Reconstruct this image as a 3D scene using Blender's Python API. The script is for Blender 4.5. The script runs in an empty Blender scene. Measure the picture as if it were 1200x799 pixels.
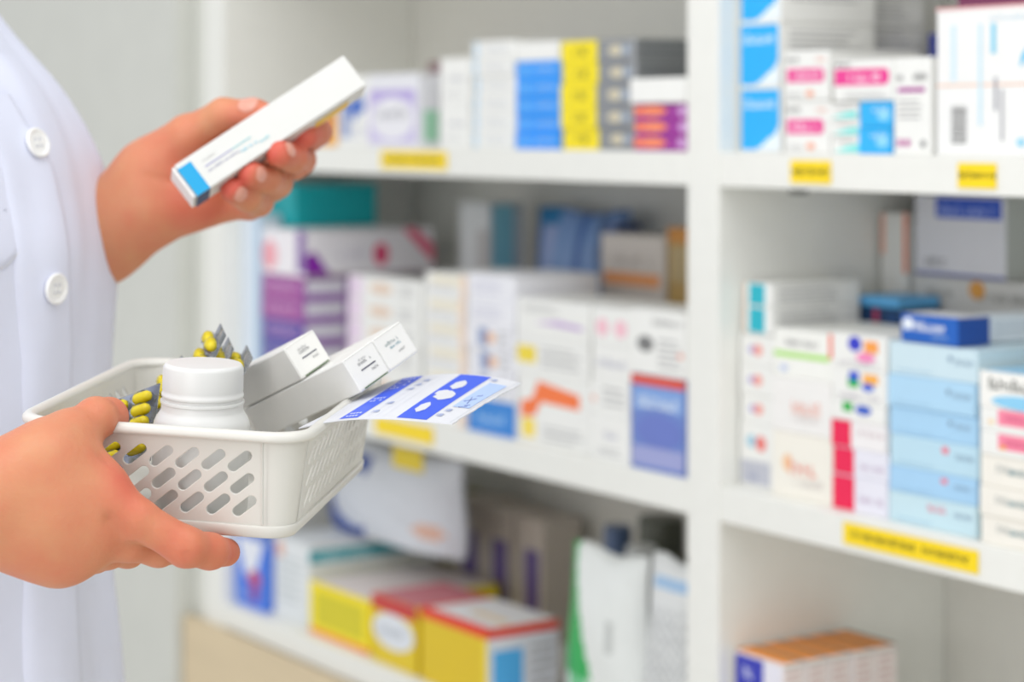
import bpy, math, random
import numpy as np
from mathutils import Vector, Matrix
random.seed(7)
SC = bpy.context.scene
COL = SC.collection
FP, CX, HY, CZ = 2500.0, 600.0, 150.0, 1.35      # focal length in px, principal point, camera height

# ------------------------------------------------------------------ helpers
def P(px, py, y):
    return Vector(((px - CX) / FP * y, y, CZ - (py - HY) / FP * y))

def lin(h):
    h = h.lstrip('#')
    r = []
    for i in (0, 2, 4):
        c = int(h[i:i + 2], 16) / 255
        r.append(c / 12.92 if c <= .04045 else ((c + .055) / 1.055) ** 2.4)
    return (*r, 1)

_M = {}
def mat(h, rough=.5, kind='paper', **kw):
    key = (h, rough, kind)
    if key in _M: return _M[key]
    m = bpy.data.materials.new(kind + '_' + h.strip('#')); m.use_nodes = True
    nt = m.node_tree; b = nt.nodes['Principled BSDF']
    c = lin(h)
    b.inputs['Roughness'].default_value = rough
    tc = nt.nodes.new('ShaderNodeTexCoord'); no = nt.nodes.new('ShaderNodeTexNoise')
    no.inputs['Scale'].default_value = 60 if kind != 'wall' else 3
    mp = nt.nodes.new('ShaderNodeMapping'); nt.links.new(tc.outputs['Object'], mp.inputs[0]); nt.links.new(mp.outputs[0], no.inputs['Vector'])
    mx = nt.nodes.new('ShaderNodeMix'); mx.data_type = 'RGBA'
    v = {'paper': .03, 'plastic': .012, 'wall': .05, 'wood': .12, 'cloth': .02, 'foil': .05}.get(kind, .03)
    mx.inputs[6].default_value = tuple(x * (1 - v) for x in c[:3]) + (1,)
    mx.inputs[7].default_value = tuple(min(1, x * (1 + v)) for x in c[:3]) + (1,)
    nt.links.new(no.outputs[0], mx.inputs[0]); nt.links.new(mx.outputs[2], b.inputs['Base Color'])
    if kind == 'wall':
        mp.inputs['Scale'].default_value = (6, 6, .15); 
    if kind == 'wood':
        mp.inputs['Scale'].default_value = (.4, .4, 3); no.inputs['Scale'].default_value = 12; no.inputs['Detail'].default_value = 6
    if kind == 'foil':
        b.inputs['Metallic'].default_value = .8
    if kind == 'cloth':
        w = nt.nodes.new('ShaderNodeTexNoise'); w.inputs['Scale'].default_value = 900
        bp = nt.nodes.new('ShaderNodeBump'); bp.inputs['Strength'].default_value = .15; bp.inputs['Distance'].default_value = .0005
        nt.links.new(tc.outputs['Object'], w.inputs['Vector']); nt.links.new(w.outputs[0], bp.inputs['Height']); nt.links.new(bp.outputs[0], b.inputs['Normal'])
    if kind == 'plastic':
        b.inputs['Subsurface Weight'].default_value = .15; b.inputs['Subsurface Radius'].default_value = (.004, .004, .004); b.inputs['Subsurface Scale'].default_value = 1
    if kind == 'clear':
        b.inputs['Transmission Weight'].default_value = 1; b.inputs['IOR'].default_value = 1.08
    _M[key] = m
    return m

def obj(name, verts, faces, mats, parent=None, fmat=None, smooth=False, matrix=None):
    me = bpy.data.meshes.new(name)
    me.from_pydata([tuple(v) for v in verts], [], [tuple(f) for f in faces])
    for m in (mats if isinstance(mats, (list, tuple)) else [mats]): me.materials.append(m)
    if fmat is not None: me.polygons.foreach_set('material_index', fmat)
    if smooth: me.polygons.foreach_set('use_smooth', [True] * len(me.polygons))
    me.update()
    o = bpy.data.objects.new(name, me); COL.objects.link(o)
    if matrix is not None: o.matrix_world = matrix
    if parent: o.parent = parent
    return o

def tag(o, label=None, cat=None, group=None, kind=None):
    if label: o['label'] = label
    if cat: o['category'] = cat
    if group: o['group'] = group
    if kind: o['kind'] = kind
    return o

def empty(name, m=None):
    o = bpy.data.objects.new(name, None); o.empty_display_size = .02; COL.objects.link(o)
    if m is not None: o.matrix_world = m
    return o

class MB:
    """collects shapes into one mesh with several materials"""
    def __init__(s): s.v = []; s.f = []; s.m = []; s.mats = []
    def mi(s, m):
        if m not in s.mats: s.mats.append(m)
        return s.mats.index(m)
    def add(s, vs, fs, m):
        n = len(s.v); s.v += [Vector(v) for v in vs]; k = s.mi(m)
        for f in fs: s.f.append([n + i for i in f]); s.m.append(k)
    def box(s, x0, y0, z0, x1, y1, z1, m, b=0.0):
        if b <= 0:
            vs = [(x, y, z) for z in (z0, z1) for y in (y0, y1) for x in (x0, x1)]
            s.add(vs, [(0, 2, 3, 1), (4, 5, 7, 6), (0, 1, 5, 4), (2, 6, 7, 3), (0, 4, 6, 2), (1, 3, 7, 5)], m); return
        # bevelled box: 24 verts
        X = (x0, x1); Y = (y0, y1); Z = (z0, z1); vs = []; idx = {}
        for i in (0, 1):
            for j in (0, 1):
                for k in (0, 1):
                    sx = b if i == 0 else -b; sy = b if j == 0 else -b; sz = b if k == 0 else -b
                    for a in range(3):
                        idx[(i, j, k, a)] = len(vs)
                        vs.append((X[i] + (0 if a == 0 else sx), Y[j] + (0 if a == 1 else sy), Z[k] + (0 if a == 2 else sz)))
        g = lambda i, j, k, a: idx[(i, j, k, a)]
        fs = []
        fs += [(g(0,0,0,0), g(0,0,1,0), g(0,1,1,0), g(0,1,0,0)), (g(1,0,0,0), g(1,1,0,0), g(1,1,1,0), g(1,0,1,0))]
        fs += [(g(0,0,0,1), g(1,0,0,1), g(1,0,1,1), g(0,0,1,1)), (g(0,1,0,1), g(0,1,1,1), g(1,1,1,1), g(1,1,0,1))]
        fs += [(g(0,0,0,2), g(0,1,0,2), g(1,1,0,2), g(1,0,0,2)), (g(0,0,1,2), g(1,0,1,2), g(1,1,1,2), g(0,1,1,2))]
        for i in (0, 1):
            for j in (0, 1): fs.append((g(i,j,0,0), g(i,j,1,0), g(i,j,1,1), g(i,j,0,1)))
            for k in (0, 1): fs.append((g(i,0,k,0), g(i,1,k,0), g(i,1,k,2), g(i,0,k,2)))
        for j in (0, 1):
            for k in (0, 1): fs.append((g(0,j,k,1), g(1,j,k,1), g(1,j,k,2), g(0,j,k,2)))
        for i in (0, 1):
            for j in (0, 1):
                for k in (0, 1): fs.append((g(i,j,k,0), g(i,j,k,1), g(i,j,k,2)))
        s.add(vs, fs, m)
    def tube(s, pts, r, m, n=8, closed=False):
        pts = [Vector(p) for p in pts]; N = len(pts); vs = []
        rr = r if isinstance(r, (list, tuple)) else [r] * N
        up = None
        for i, p in enumerate(pts):
            t = (pts[(i + 1) % N] - pts[i - 1]) if closed or 0 < i < N - 1 else (pts[1] - pts[0] if i == 0 else pts[-1] - pts[-2])
            t.normalize()
            if up is None:
                up = Vector((0, 0, 1)) if abs(t.z) < .9 else Vector((1, 0, 0))
            a = t.cross(up).normalized(); up = a.cross(t).normalized()
            for k in range(n):
                an = 2 * math.pi * k / n
                vs.append(p + (a * math.cos(an) + up * math.sin(an)) * rr[i])
        fs = []
        for i in range(N if closed else N - 1):
            j = (i + 1) % N
            for k in range(n):
                l = (k + 1) % n
                fs.append((i * n + k, i * n + l, j * n + l, j * n + k))
        if not closed: fs.append(tuple(range(n - 1, -1, -1))); fs.append(tuple((N - 1) * n + k for k in range(n)))
        s.add(vs, fs, m)
    def lathe(s, prof, m, n=64, mod=None, c=(0, 0, 0)):
        vs = []; fs = []
        for r, z in prof:
            for k in range(n):
                a = 2 * math.pi * k / n; q = r + (mod(r, z, k) if mod else 0)
                vs.append((c[0] + q * math.cos(a), c[1] + q * math.sin(a), c[2] + z))
        for i in range(len(prof) - 1):
            for k in range(n):
                l = (k + 1) % n
                fs.append((i * n + k, i * n + l, (i + 1) * n + l, (i + 1) * n + k))
        s.add(vs, fs, m)
    def build(s, name, parent=None, smooth=False, matrix=None):
        o = obj(name, s.v, s.f, s.mats, parent, s.m, smooth, matrix)
        return o

def autosmooth(o, ang=35):
    me = o.data
    me.polygons.foreach_set('use_smooth', [True] * len(me.polygons))
    import bmesh
    bm = bmesh.new(); bm.from_mesh(me)
    for e in bm.edges:
        if len(e.link_faces) == 2 and e.calc_face_angle(0) > math.radians(ang): e.smooth = False
    bm.to_mesh(me); bm.free()
    return o

def frame(origin, ax, ay, az):
    m = Matrix.Identity(4)
    for i, a in enumerate((ax, ay, az)):
        for j in range(3): m[j][i] = a[j]
    for j in range(3): m[j][3] = origin[j]
    return m

def ortho(*axes):
    A = np.array([list(a) for a in axes]).T
    U, _, Vt = np.linalg.svd(A); R = U @ Vt
    return [Vector(R[:, i]) for i in range(3)]

# ------------------------------------------------------------------ shelf frame
D1 = Vector((-.5600, .8285, 0)).normalized()     # along the shelf front, away to the left
D2 = Vector((D1.y, -D1.x, 0))                    # into the shelf
P0 = Vector((.205 / 2.5 * 1.8, 1.8, 0))          # front left edge of the divider
def S(s, v=0, z=0): return P0 + D1 * s + D2 * v + Vector((0, 0, z))
def s_of(px, v=0):
    q = P0 + D2 * v; t = (px - CX) / FP
    return (q.x - t * q.y) / (t * D1.y - D1.x)
def z_at(px, py, v=0):
    y = S(s_of(px, v), v).y
    return CZ - (py - HY) / FP * y
SHM = frame(S(0), -D1, D2, Vector((0, 0, 1)))    # local x runs right, y into the shelf
ZT, ZM, ZB = 1.330, 1.053, .789
TH = .0285

white = mat('#eeeee8', .38, 'laminate')
inner = mat('#e2e1da', .45, 'laminate')
unit = empty('shelving_unit', SHM)
tag(unit, 'white built-in shelving unit filled with medicine cartons behind the person', 'shelf')
def ubox(name, x0, y0, z0, x1, y1, z1, m=white, b=.0008):
    q = MB(); q.box(x0, y0, z0, x1, y1, z1, m, b); o = q.build(name, unit); o.matrix_parent_inverse = Matrix.Identity(4); return o
LW = .873; DW = .0414; RW = .95; SD = .262
ubox('side_panel', -LW - .05, 0, .0, -LW, SD, 1.80)
ubox('divider', 0, 0, .0, DW, SD, 1.80)
ubox('side_panel', DW + RW, 0, .0, DW + RW + .05, SD, 1.80)
ubox('back_panel', -LW - .05, SD + .0005, .0, DW + RW + .05, SD + .012, 1.80, inner)
for z in (1.607, ZT, ZM, ZB, 1.795):
    ubox('shelf_board', -LW + .0002, .0005, z - TH, -.0002, SD, z)
    ubox('shelf_board', DW + .0002, .0005, z - TH, DW + RW - .0002, SD, z)
wood = mat('#d9c6a4', .5, 'wood')
ubox('base_front', -LW - .085, -.012, .06, -.0, -.0005, ZB - TH - .0005, wood)
ubox('base_front', .002, -.012, .06, DW + RW + .05, -.0005, ZB - TH - .0005, wood)
ubox('cam_fitting', DW + .03, .05, ZT - TH - .006, DW + .042, .062, ZT - TH - .0003, mat('#3a3a38', .5, 'metal'), .001)

# ------------------------------------------------------------------ cartons
def face_pt(face, w, h, d, u, v, e):
    if face == 'F': return (u * w, -e, v * h)
    if face == 'R': return (w + e, u * d, v * h)
    if face == 'L': return (-e, (1 - u) * d, v * h)
    if face == 'T': return (u * w, v * d, h + e)

def decals(q, w, h, d, ds):
    n = 0
    for dd in ds:
        face, kind, u0, v0, u1, v1, colr = dd[:7]
        m = mat(colr, .45); n += 1; e = .00015 + n * .00004
        pt = lambda u, v: face_pt(face, w, h, d, u, v, e)
        fw = {'F': w, 'R': d, 'L': d, 'T': w}[face]; fh = h if face != 'T' else d
        if kind == 'r':
            q.add([pt(u0, v0), pt(u1, v0), pt(u1, v1), pt(u0, v1)], [(0, 1, 2, 3)], m)
        elif kind == 'e':
            cu, cv, ru, rv = (u0 + u1) / 2, (v0 + v1) / 2, (u1 - u0) / 2, (v1 - v0) / 2
            q.add([pt(cu + ru * math.cos(a * math.pi / 12), cv + rv * math.sin(a * math.pi / 12)) for a in range(24)], [tuple(range(24))], m)
        elif kind == 'p':      # polygon: extra list of points inside the rect
            q.add([pt(u0 + (u1 - u0) * a, v0 + (v1 - v0) * b) for a, b in dd[7]], [tuple(range(len(dd[7])))], m)
        elif kind == 't':      # one line of printed word shapes, unreadable as in the photo
            x = u0; rr = random.Random(int(u0 * 1e4 + v1 * 977 + w * 1e5)); H = (v1 - v0) * fh
            while x < u1:
                lw = H * rr.uniform(.42, .62) / fw
                if x + lw > u1: break
                if rr.random() > .1:
                    top = v1 if rr.random() < .3 else v0 + (v1 - v0) * .74
                    st = lw * .3
                    q.add([pt(x, v0), pt(x + st, v0), pt(x + st, top), pt(x, top)], [(0, 1, 2, 3)], m)
                    y2 = v0 + (top - v0) * rr.choice((.1, .5, .82))
                    q.add([pt(x + st, y2), pt(x + lw * .8, y2), pt(x + lw * .8, y2 + (v1 - v0) * .2), pt(x + st, y2 + (v1 - v0) * .2)], [(0, 1, 2, 3)], m)
                    if rr.random() < .6: q.add([pt(x + lw * .6, v0), pt(x + lw * .82, v0), pt(x + lw * .82, y2 + .01), pt(x + lw * .6, y2 + .01)], [(0, 1, 2, 3)], m)
                x += lw * 1.05
        elif kind == 'l':      # fine print: several lines
            k = dd[7]; rr = random.Random(k * 31 + int(u0 * 100))
            for i in range(k):
                vv = v0 + (v1 - v0) * (i + .5) / k; hh = (v1 - v0) / k * .32
                ue = u1 - (u1 - u0) * rr.uniform(0, .3)
                q.add([pt(u0, vv - hh / 2), pt(ue, vv - hh / 2), pt(ue, vv + hh / 2), pt(u0, vv + hh / 2)], [(0, 1, 2, 3)], m)
        elif kind == 'b':      # barcode
            rr = random.Random(5); vv = v0
            while vv < v1:
                hh = rr.choice((.012, .02, .03)) * (v1 - v0) / .6
                q.add([pt(u0, vv), pt(u1, vv), pt(u1, vv + hh), pt(u0, vv + hh)], [(0, 1, 2, 3)], m); vv += hh * 2

NCART = 0
def carton(M, w, h, d, base, ds=(), side=None, label='', name='medicine_carton', cat='carton', group=None, flap=True):
    q = MB(); bm = mat(base, .42)
    q.box(0, 0, 0, w, d, h, bm, min(.0007, h * .05))
    e = .00012
    if side:
        for f, c in side.items():
            pt = lambda u, v: face_pt(f, w, h, d, u, v, e)
            q.add([pt(.006, .01), pt(.994, .01), pt(.994, .99), pt(.006, .99)], [(0, 1, 2, 3)], mat(c, .42))
    if flap and h > .012:   # the tuck seam of the end flap
        sh = mat('#b9b8b0', .6)
        pt = lambda u, v: face_pt('R', w, h, d, u, v, e * 1.5)
        q.add([pt(.02, .965), pt(.98, .965), pt(.98, .975), pt(.02, .975)], [(0, 1, 2, 3)], sh)
    decals(q, w, h, d, ds)
    o = q.build(name, matrix=M)
    tag(o, label, cat, group)
    return o

ORD = {1: ['single'], 2: ['upper', 'lower'], 3: ['top', 'middle', 'bottom']}
def ordn(i, n):
    if n in ORD: return ORD[n][i]
    if i == 0: return 'topmost'
    if i == n - 1: return 'lowest'
    w = ['', 'second', 'third', 'fourth', 'fifth', 'sixth', 'seventh']
    return w[i] + ' from top'

def stack(pl, pe, ys, rows, where, v=.012, D=.1, rot=0, zbase=None, group=None, noun=None, jit=.0012, desc=None, name='medicine_carton', cat='carton', ext=None):
    """pl..pe: left and near edges in px; ys: row boundaries from the top at the near edge; last one is on zbase"""
    N = S(s_of(pe, v), v); c, s_ = math.cos(rot), math.sin(rot)
    dl = Vector((D1.x * c - D1.y * s_, D1.x * s_ + D1.y * c, 0)); dr = Vector((dl.y, -dl.x, 0))
    t = (pl - CX) / FP; w = (N.x - t * N.y) / (t * dl.y - dl.x)
    if rot == 0:        # keep clear of the uprights
        sr = s_of(pe, v); lim = (-DW - .003) if sr < -DW + .01 else (LW - .002)
        if sr > 0 and sr < .0025: N = N + D1 * (.0025 - sr); w -= (.0025 - sr); sr = .0025
        w = min(w, lim - sr)
    zs = [CZ - (y - HY) / FP * N.y for y in ys[:-1]] + [zbase]
    n = len(rows); out = []
    z = zbase
    for i in range(n - 1, -1, -1):
        r = rows[i]; top = zs[i]; h = top - z - .0002
        ww = r.get('w', 1) * w; dd = min(r.get('D', D), SD - v - .003)
        jx = random.uniform(-jit, jit) + r.get('dx', 0); jy = random.uniform(0, 2 * jit) + r.get('dy', 0)
        org = N + dl * (w + jx) + dr * jy; org.z = z + .0001
        if r.get('w'): org = N + dl * (ww + jx) + dr * jy; org.z = z + .0001
        lab = (r.get('label') or desc) 
        if n > 1: lab = '%s, %s of %s' % (lab, ordn(i, n), where)
        else: lab = '%s, %s' % (lab, where)
        if ext is not None and i == n - 1:      # the lowest carton reaches down behind the ones in front of it
            h2 = top - ext - .0002; org.z = ext + .0001
            r = dict(r); r['ds'] = [(k[0], k[1], k[2], 1 - (1 - k[3]) * h / h2, k[4], 1 - (1 - k[5]) * h / h2) + tuple(k[6:]) if k[0] != 'T' else k for k in r.get('ds', ())]
            h = h2
        out.append(carton(frame(org, -dl, dr, Vector((0, 0, 1))), ww, h, dd, r.get('c', '#f2f2ee'), r.get('ds', ()), r.get('side'), lab, r.get('name', name), r.get('cat', cat), group if n > 1 else r.get('group')))
        z = top
    return out

def T(f, u0, v0, u1, v1, c='#777777'): return (f, 't', u0, v0, u1, v1, c)
def Rr(f, u0, v0, u1, v1, c): return (f, 'r', u0, v0, u1, v1, c)
def El(f, u0, v0, u1, v1, c): return (f, 'e', u0, v0, u1, v1, c)
def L(f, u0, v0, u1, v1, k, c='#b4b4b4'): return (f, 'l', u0, v0, u1, v1, c, k)
def Po(f, u0, v0, u1, v1, c, pts): return (f, 'p', u0, v0, u1, v1, c, pts)
# ---------- upper right compartment
cy = '#20b2f6'
bl = dict(ds=[Rr('F', .04, .04, .97, .97, cy), T('F', .12, .68, .88, .82, '#e6f6ff'), Po('F', .4, .04, .97, .42, '#eef8fd', [(0, 0), (1, 0), (1, 1), (.8, .62), (.55, .45), (.3, .2)]), L('R', .1, .3, .9, .9, 7)])
stack(859, 914, [-52, 25, 102, 178], [bl, dict(bl), dict(bl)], 'the stack against the white divider', v=.02, D=.105, zbase=ZT, group='bright blue cartons by the divider on the upper shelf', desc='white carton with bright blue front')
wt = dict(ds=[L('F', .08, .15, .8, .85, 4), L('R', .06, .1, .8, .9, 4)])
stack(930, 1011, [-30, 0, 28, 60], [dict(wt), dict(wt), dict(wt)], 'the pile behind the magenta banner cartons', v=.13, D=.07, zbase=z_at(1011, 60, .13), ext=ZT, group='plain white cartons high on the upper right shelf', desc='plain white carton with grey print')
mg = '#ee3f96'
def mag(u0, u1): return [Rr('F', u0, .36, u1, .64, mg), El('F', u1 - .05, .36, u1 + .05, .64, mg), T('F', u0 + .1, .42, u1 - .04, .6, '#ffd9ea'), T('F', .06, .78, .4, .9, '#666666'), T('F', .72, .78, .95, .87, '#f0a896'), El('F', .5, .06, .68, .2, '#f0aa8c'), L('F', .1, .05, .45, .16, 2)]
stack(917, 970, [58, 117, 178], [dict(ds=mag(.08, .85)), dict(ds=mag(.06, .82))], 'two beside the bright blue fronts', v=.015, D=.1, zbase=ZT, group='magenta banner cartons', desc='white carton with magenta banner')
tl = '#7fe8e2'
def tls(): return dict(ds=[Po('F', .1, .1, .97, .55, tl, [(0, 0), (1, 0), (1, 1), (.6, .8)]), T('F', .2, .6, .9, .8, '#b0aaa6')])
stack(972, 1006, [121, 140, 159, 179], [tls(), tls(), tls()], 'three under the magenta banner', v=.012, D=.1, zbase=ZT, group='teal swoosh cartons', desc='slim white carton with teal swoosh')
stack(1006, 1044, [119, 149, 180], [dict(c='#2ab4f4', ds=[El('F', .55, .25, .95, .7, '#8fd8fa'), T('F', .4, .6, .95, .8, '#c9ecfc')]), dict(c='#2ab4f4', ds=[El('F', .55, .25, .95, .7, '#8fd8fa'), T('F', .4, .6, .95, .8, '#c9ecfc')])], 'two beside the teal swooshes', v=.011, D=.1, zbase=ZT, group='small blue cartons on the upper shelf', desc='small bright blue carton')
zt = z_at(1044, 119, .011)
stack(974, 1044, [68, 112], [dict(ds=[Rr('F', .02, .38, .86, .78, mg), El('F', .78, .38, .94, .78, mg), T('F', .18, .46, .84, .72, '#ffe0ee'), T('F', .03, .84, .3, .94, '#555555'), L('F', .2, .06, .95, .22, 2)])], 'lying on small blue cartons', v=.011, D=.1, zbase=zt + .0006, desc='wide white carton with large magenta banner')
stack(1045, 1088, [66, 181], [dict(ds=[T('F', .1, .76, .4, .85, '#777777'), T('F', .55, .76, .92, .85, '#777777'), Rr('F', .12, .64, .85, .69, '#b0459c'), L('F', .12, .35, .85, .58, 4), El('F', .1, .08, .26, .16, '#c05aa0'), El('F', .3, .08, .46, .16, '#c05aa0'), El('F', .74, .07, .88, .15, '#8a8a8a')])], 'left of the large barcode carton', v=.01, D=.1, zbase=ZT, desc='tall white carton with purple bar')
q = [Rr('F', .0, .465, 1, .48, '#f2cdb6'), ('F', 'b', .1, .08, .2, .33, '#555555'), T('F', .34, .9, .6, .93, '#d0e4f0'), Rr('F', .1, .5, .13, .88, '#d4ecf8'), Rr('F', .28, .2, .3, .88, '#c8e8f6'), Rr('F', .36, .68, .39, .88, '#86d4ee'), Po('F', .54, .58, .66, .9, '#5cc8ee', [(0, 0), (.4, .2), (1, .05), (.6, .35), (.75, .95), (.5, 1), (.5, .5), (.1, .25)]), Rr('F', .42, .1, .44, .44, '#b9b9bd'), Rr('F', .38, .3, .4, .52, '#a8a8b0'), Rr('F', .0, .985, 1, 1, '#f5b5b5'), El('F', .52, .06, .58, .12, '#9fd8ee')]
stack(1097, 1285, [-2, 192], [dict(ds=q, c='#f3f3f1')], 'at the right of the upper shelf', v=.012, D=.15, zbase=ZT, desc='largest white carton with barcode and thin orange line')
stack(1088, 1120, [38, 60], [dict(c='#3344a8')], 'resting behind the large barcode carton', v=.19, D=.05, zbase=z_at(1120, 60, .19), ext=ZT, desc='small dark blue carton')
stack(1120, 1260, [-30, 1], [dict(c='#7a3357')], 'lying across the large barcode carton', v=.05, D=.08, zbase=z_at(1285, -2, .012) + .0006, desc='dark maroon carton')
# ---------- middle right compartment
rb = [El('F', .25, .35, .48, .65, '#b9b2dd'), El('F', .4, .3, .66, .7, '#f5a79c')]
rows = [dict(ds=rb), dict(ds=rb), dict(ds=rb), dict(ds=[El('F', .2, .62, .5, .82, '#a9cfe0'), El('F', .48, .58, .78, .82, '#f07f78'), Rr('F', .04, .06, .9, .42, '#c2c4ce'), T('F', .3, .12, .7, .34, '#9aa0ba')])]
o = stack(849, 906, [395, 431, 466, 500, 566], rows, 'column under teal squares', v=.02, D=.098, zbase=ZM, group='white cartons in the column beside the divider', desc='white carton with faint red and violet dots')
z1 = z_at(906, 395, .02)
tq = [Rr('F', .1, .08, .98, .95, '#fbfbf8'), Rr('F', .06, .02, .11, .98, '#f2c9a0'), Rr('F', .22, .06, .78, .96, '#1fb9cc'), L('R', .08, .1, .85, .9, 5)]
stack(858, 902, [333, 361, 391], [dict(ds=tq), dict(ds=tq)], 'two above the dotted column', v=.022, D=.098, zbase=z1 + .0005, group='teal square cartons', desc='white carton with teal square and printed side')
rows = [dict(c='#f6f6f0', ds=[Rr('F', .0, .42, .93, .54, '#b6e87a'), Rr('F', .92, .5, 1, 1, '#f3785e'), T('F', .2, .68, .8, .82, '#a6a6a6'), El('F', .1, .12, .24, .26, '#c3cfee')]), dict(c='#f3f1ee', ds=[T('F', .35, .35, .85, .6, '#f3bdb0'), T('F', .38, .22, .85, .34, '#d9cfcb')]), dict(c='#f5f1e6', ds=[El('F', .18, .4, .34, .66, '#f8c89a'), T('F', .3, .35, .85, .62, '#efa798'), T('F', .38, .2, .85, .32, '#d8d0cc')])]
stack(905, 975, [392, 450, 515, 585], rows, 'the column right of the faint dot cartons', v=.014, D=.1, zbase=ZM, desc='pale carton with faint lettering', group='pale cartons in the second column')
cr = '#f01150'
m3 = [dict(ds=[El('F', .3, .5, .55, .95, '#3038c8'), El('F', .45, .2, .8, .5, '#f78ec0'), Rr('F', .6, .5, .85, .85, '#ffa54a'), T('F', .1, .08, .9, .25, '#d2ccd4')]),
      dict(ds=[Rr('F', .3, .45, .5, .75, '#1db445'), Rr('F', .32, .65, .5, .92, '#2a4fd0'), Rr('F', .58, .6, .85, .88, '#ffb54a'), El('F', .55, .38, .78, .62, '#2f62d8'), T('F', .15, .1, .9, .3, '#cfcad2')]),
      dict(ds=[Rr('F', .22, .5, .4, 1, '#1db445'), El('F', .45, .4, .75, .95, '#3b62c8')])]
m3b = [dict(c='#f4f1f1', ds=[Rr('F', -.0, .02, .36, .98, cr), T('F', .5, .5, .95, .75, '#c6aab0')]), dict(c='#ecebf5', ds=[Rr('F', 0, .02, .38, .98, cr), T('F', .5, .3, .95, .55, '#c9b6cc')]), dict(c='#ecebf5', ds=[Rr('F', 0, .02, .4, .98, cr), T('F', .5, .3, .95, .55, '#c9b6cc')])]
for r in m3: r['label'] = 'white carton with coloured blobs'
for r in m3b: r['label'] = 'white carton with crimson left end'
stack(974, 1038, [396, 437, 478, 500, 533, 566, 603], m3 + m3b, 'column left of light blue boxes', v=.012, D=.1, zbase=ZM, group='mixed cartons left of the light blue boxes', desc='')
lb = '#b3daf4'
def lbx(c, red, n): 
    d = [T('F', .76, .5, .97, .68, '#8fa9bd')]
    if red == 1: d += [El('F', .6, .62, .68, .85, '#f0788c')]
    if red == 2: d += [T('F', .46, .55, .68, .8, '#ef8798')]
    if red == 0: d += [El('F', .68, .58, .73, .76, '#7f9cb4')]
    return dict(c=c, ds=d + [L('F', .1, .1, .55, .2, 1, '#9fc6e0')])
rows = [lbx('#cfe5ee', 0, 0), lbx(lb, 0, 1), lbx('#acd6f4', 0, 2), lbx('#bfe0f0', 1, 3), lbx('#aad4f4', 1, 4), lbx('#cbe6ef', 2, 5)]
stack(1040, 1143, [411, 451, 490, 524, 563, 594, 628], rows, 'column above the long yellow label', v=.010, D=.125, zbase=ZM, group='light blue cartons', desc='flat light blue carton')
z2 = z_at(1143, 411, .010)
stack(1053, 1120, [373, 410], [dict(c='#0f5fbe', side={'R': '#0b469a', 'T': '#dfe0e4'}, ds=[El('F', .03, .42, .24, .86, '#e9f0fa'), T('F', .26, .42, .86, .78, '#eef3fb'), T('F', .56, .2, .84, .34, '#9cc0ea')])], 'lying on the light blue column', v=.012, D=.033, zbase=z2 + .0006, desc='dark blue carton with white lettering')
stack(1123, 1157, [372, 410], [dict(c='#e8f0f8', ds=[L('R', .1, .2, .9, .85, 4, '#bcc8d4')])], 'behind the dark blue lettered carton', v=.052, D=.07, zbase=z2 + .0006, desc='white carton with blue left edge')
m5 = [dict(c='#f6f5f0', label='white carton with black lettering and light blue swoosh', ds=[T('F', .12, .5, .98, .82, '#55564f'), El('F', .15, -.0, 1, .4, '#8fd0f2'), T('T', .1, .1, .8, .2, '#a4d8f6')], side={'T': '#9fd4f4'}),
      dict(label='white carton with pink panel', ds=[Rr('F', .22, .3, 1, .96, '#f98ba6'), T('F', .3, .5, .98, .76, '#d4527a'), El('F', .1, .3, .18, .5, '#fbdcae')]),
      dict(label='white carton with pink panel', ds=[Rr('F', .22, .3, 1, .96, '#f98ba6'), T('F', .3, .5, .98, .76, '#d4527a'), El('F', .24, .3, .32, .5, '#f8a84e')]),
      dict(c='#f4f0e6', ds=[T('F', .2, .45, .9, .72, '#a7aead'), T('F', .36, .45, .56, .7, '#6f98a0')]), dict(c='#f4f0e6', ds=[T('F', .2, .45, .9, .72, '#a7aead'), T('F', .36, .45, .56, .7, '#6f98a0')]), dict(c='#f4f0e6', ds=[T('F', .2, .45, .9, .72, '#a7aead'), T('F', .36, .45, .56, .7, '#6f98a0')])]
stack(1146, 1246, [446, 490, 519, 548, 586, 622, 664], m5, 'the rightmost column', v=.003, D=.12, zbase=ZM, group='cartons in the rightmost column', desc='cream carton with grey lettering')
# rear of the middle right compartment
stack(1068, 1262, [337, 372], [dict(c='#d3d2cf', ds=[T('F', .1, .3, .28, .6, '#8c8c8a'), T('F', .38, .25, .95, .62, '#8c8c88'), El('F', .36, .3, .46, .95, '#e0a04a')])], 'under the big blue banner carton', v=.178, D=.08, zbase=z_at(1262, 372, .178), ext=ZM, desc='long grey white carton with orange mark')
zz = z_at(1262, 337, .178)
stack(1070, 1176, [231, 337], [dict(c='#e0e0e6', ds=[Rr('F', .24, .72, .96, .97, '#2a54c4'), T('F', .28, .76, .92, .88, '#a8baf0'), Rr('F', .0, .0, 1, .04, '#7078b4'), T('F', .12, .16, .38, .24, '#8e8e90'), T('F', .12, .1, .38, .16, '#8e8e90')], side={'R': '#c6cac6'})], 'standing at the rear under the upper shelf', v=.179, D=.075, zbase=zz + .0006, desc='big grey white carton with royal blue banner')
stack(1033, 1064, [250, 334], [dict(c='#e4e4e0', ds=[Rr('F', .0, .3, .16, .98, '#f2b49c'), Rr('F', .86, .0, 1, 1, '#f0793e')])], 'left of the blue banner carton', v=.178, D=.06, zbase=zz + .0006, ext=ZM, desc='tall white carton with orange edge')
nv = '#1f5a8c'
stack(940, 1000, [364, 388], [dict(c='#eef0f0', ds=[Rr('F', .0, .05, .18, .95, nv), Rr('F', .42, .05, .95, .95, '#245f96')])], 'behind the green striped carton', v=.125, D=.05, zbase=z_at(1000, 388, .125), ext=ZM, desc='low carton with navy squares')
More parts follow.
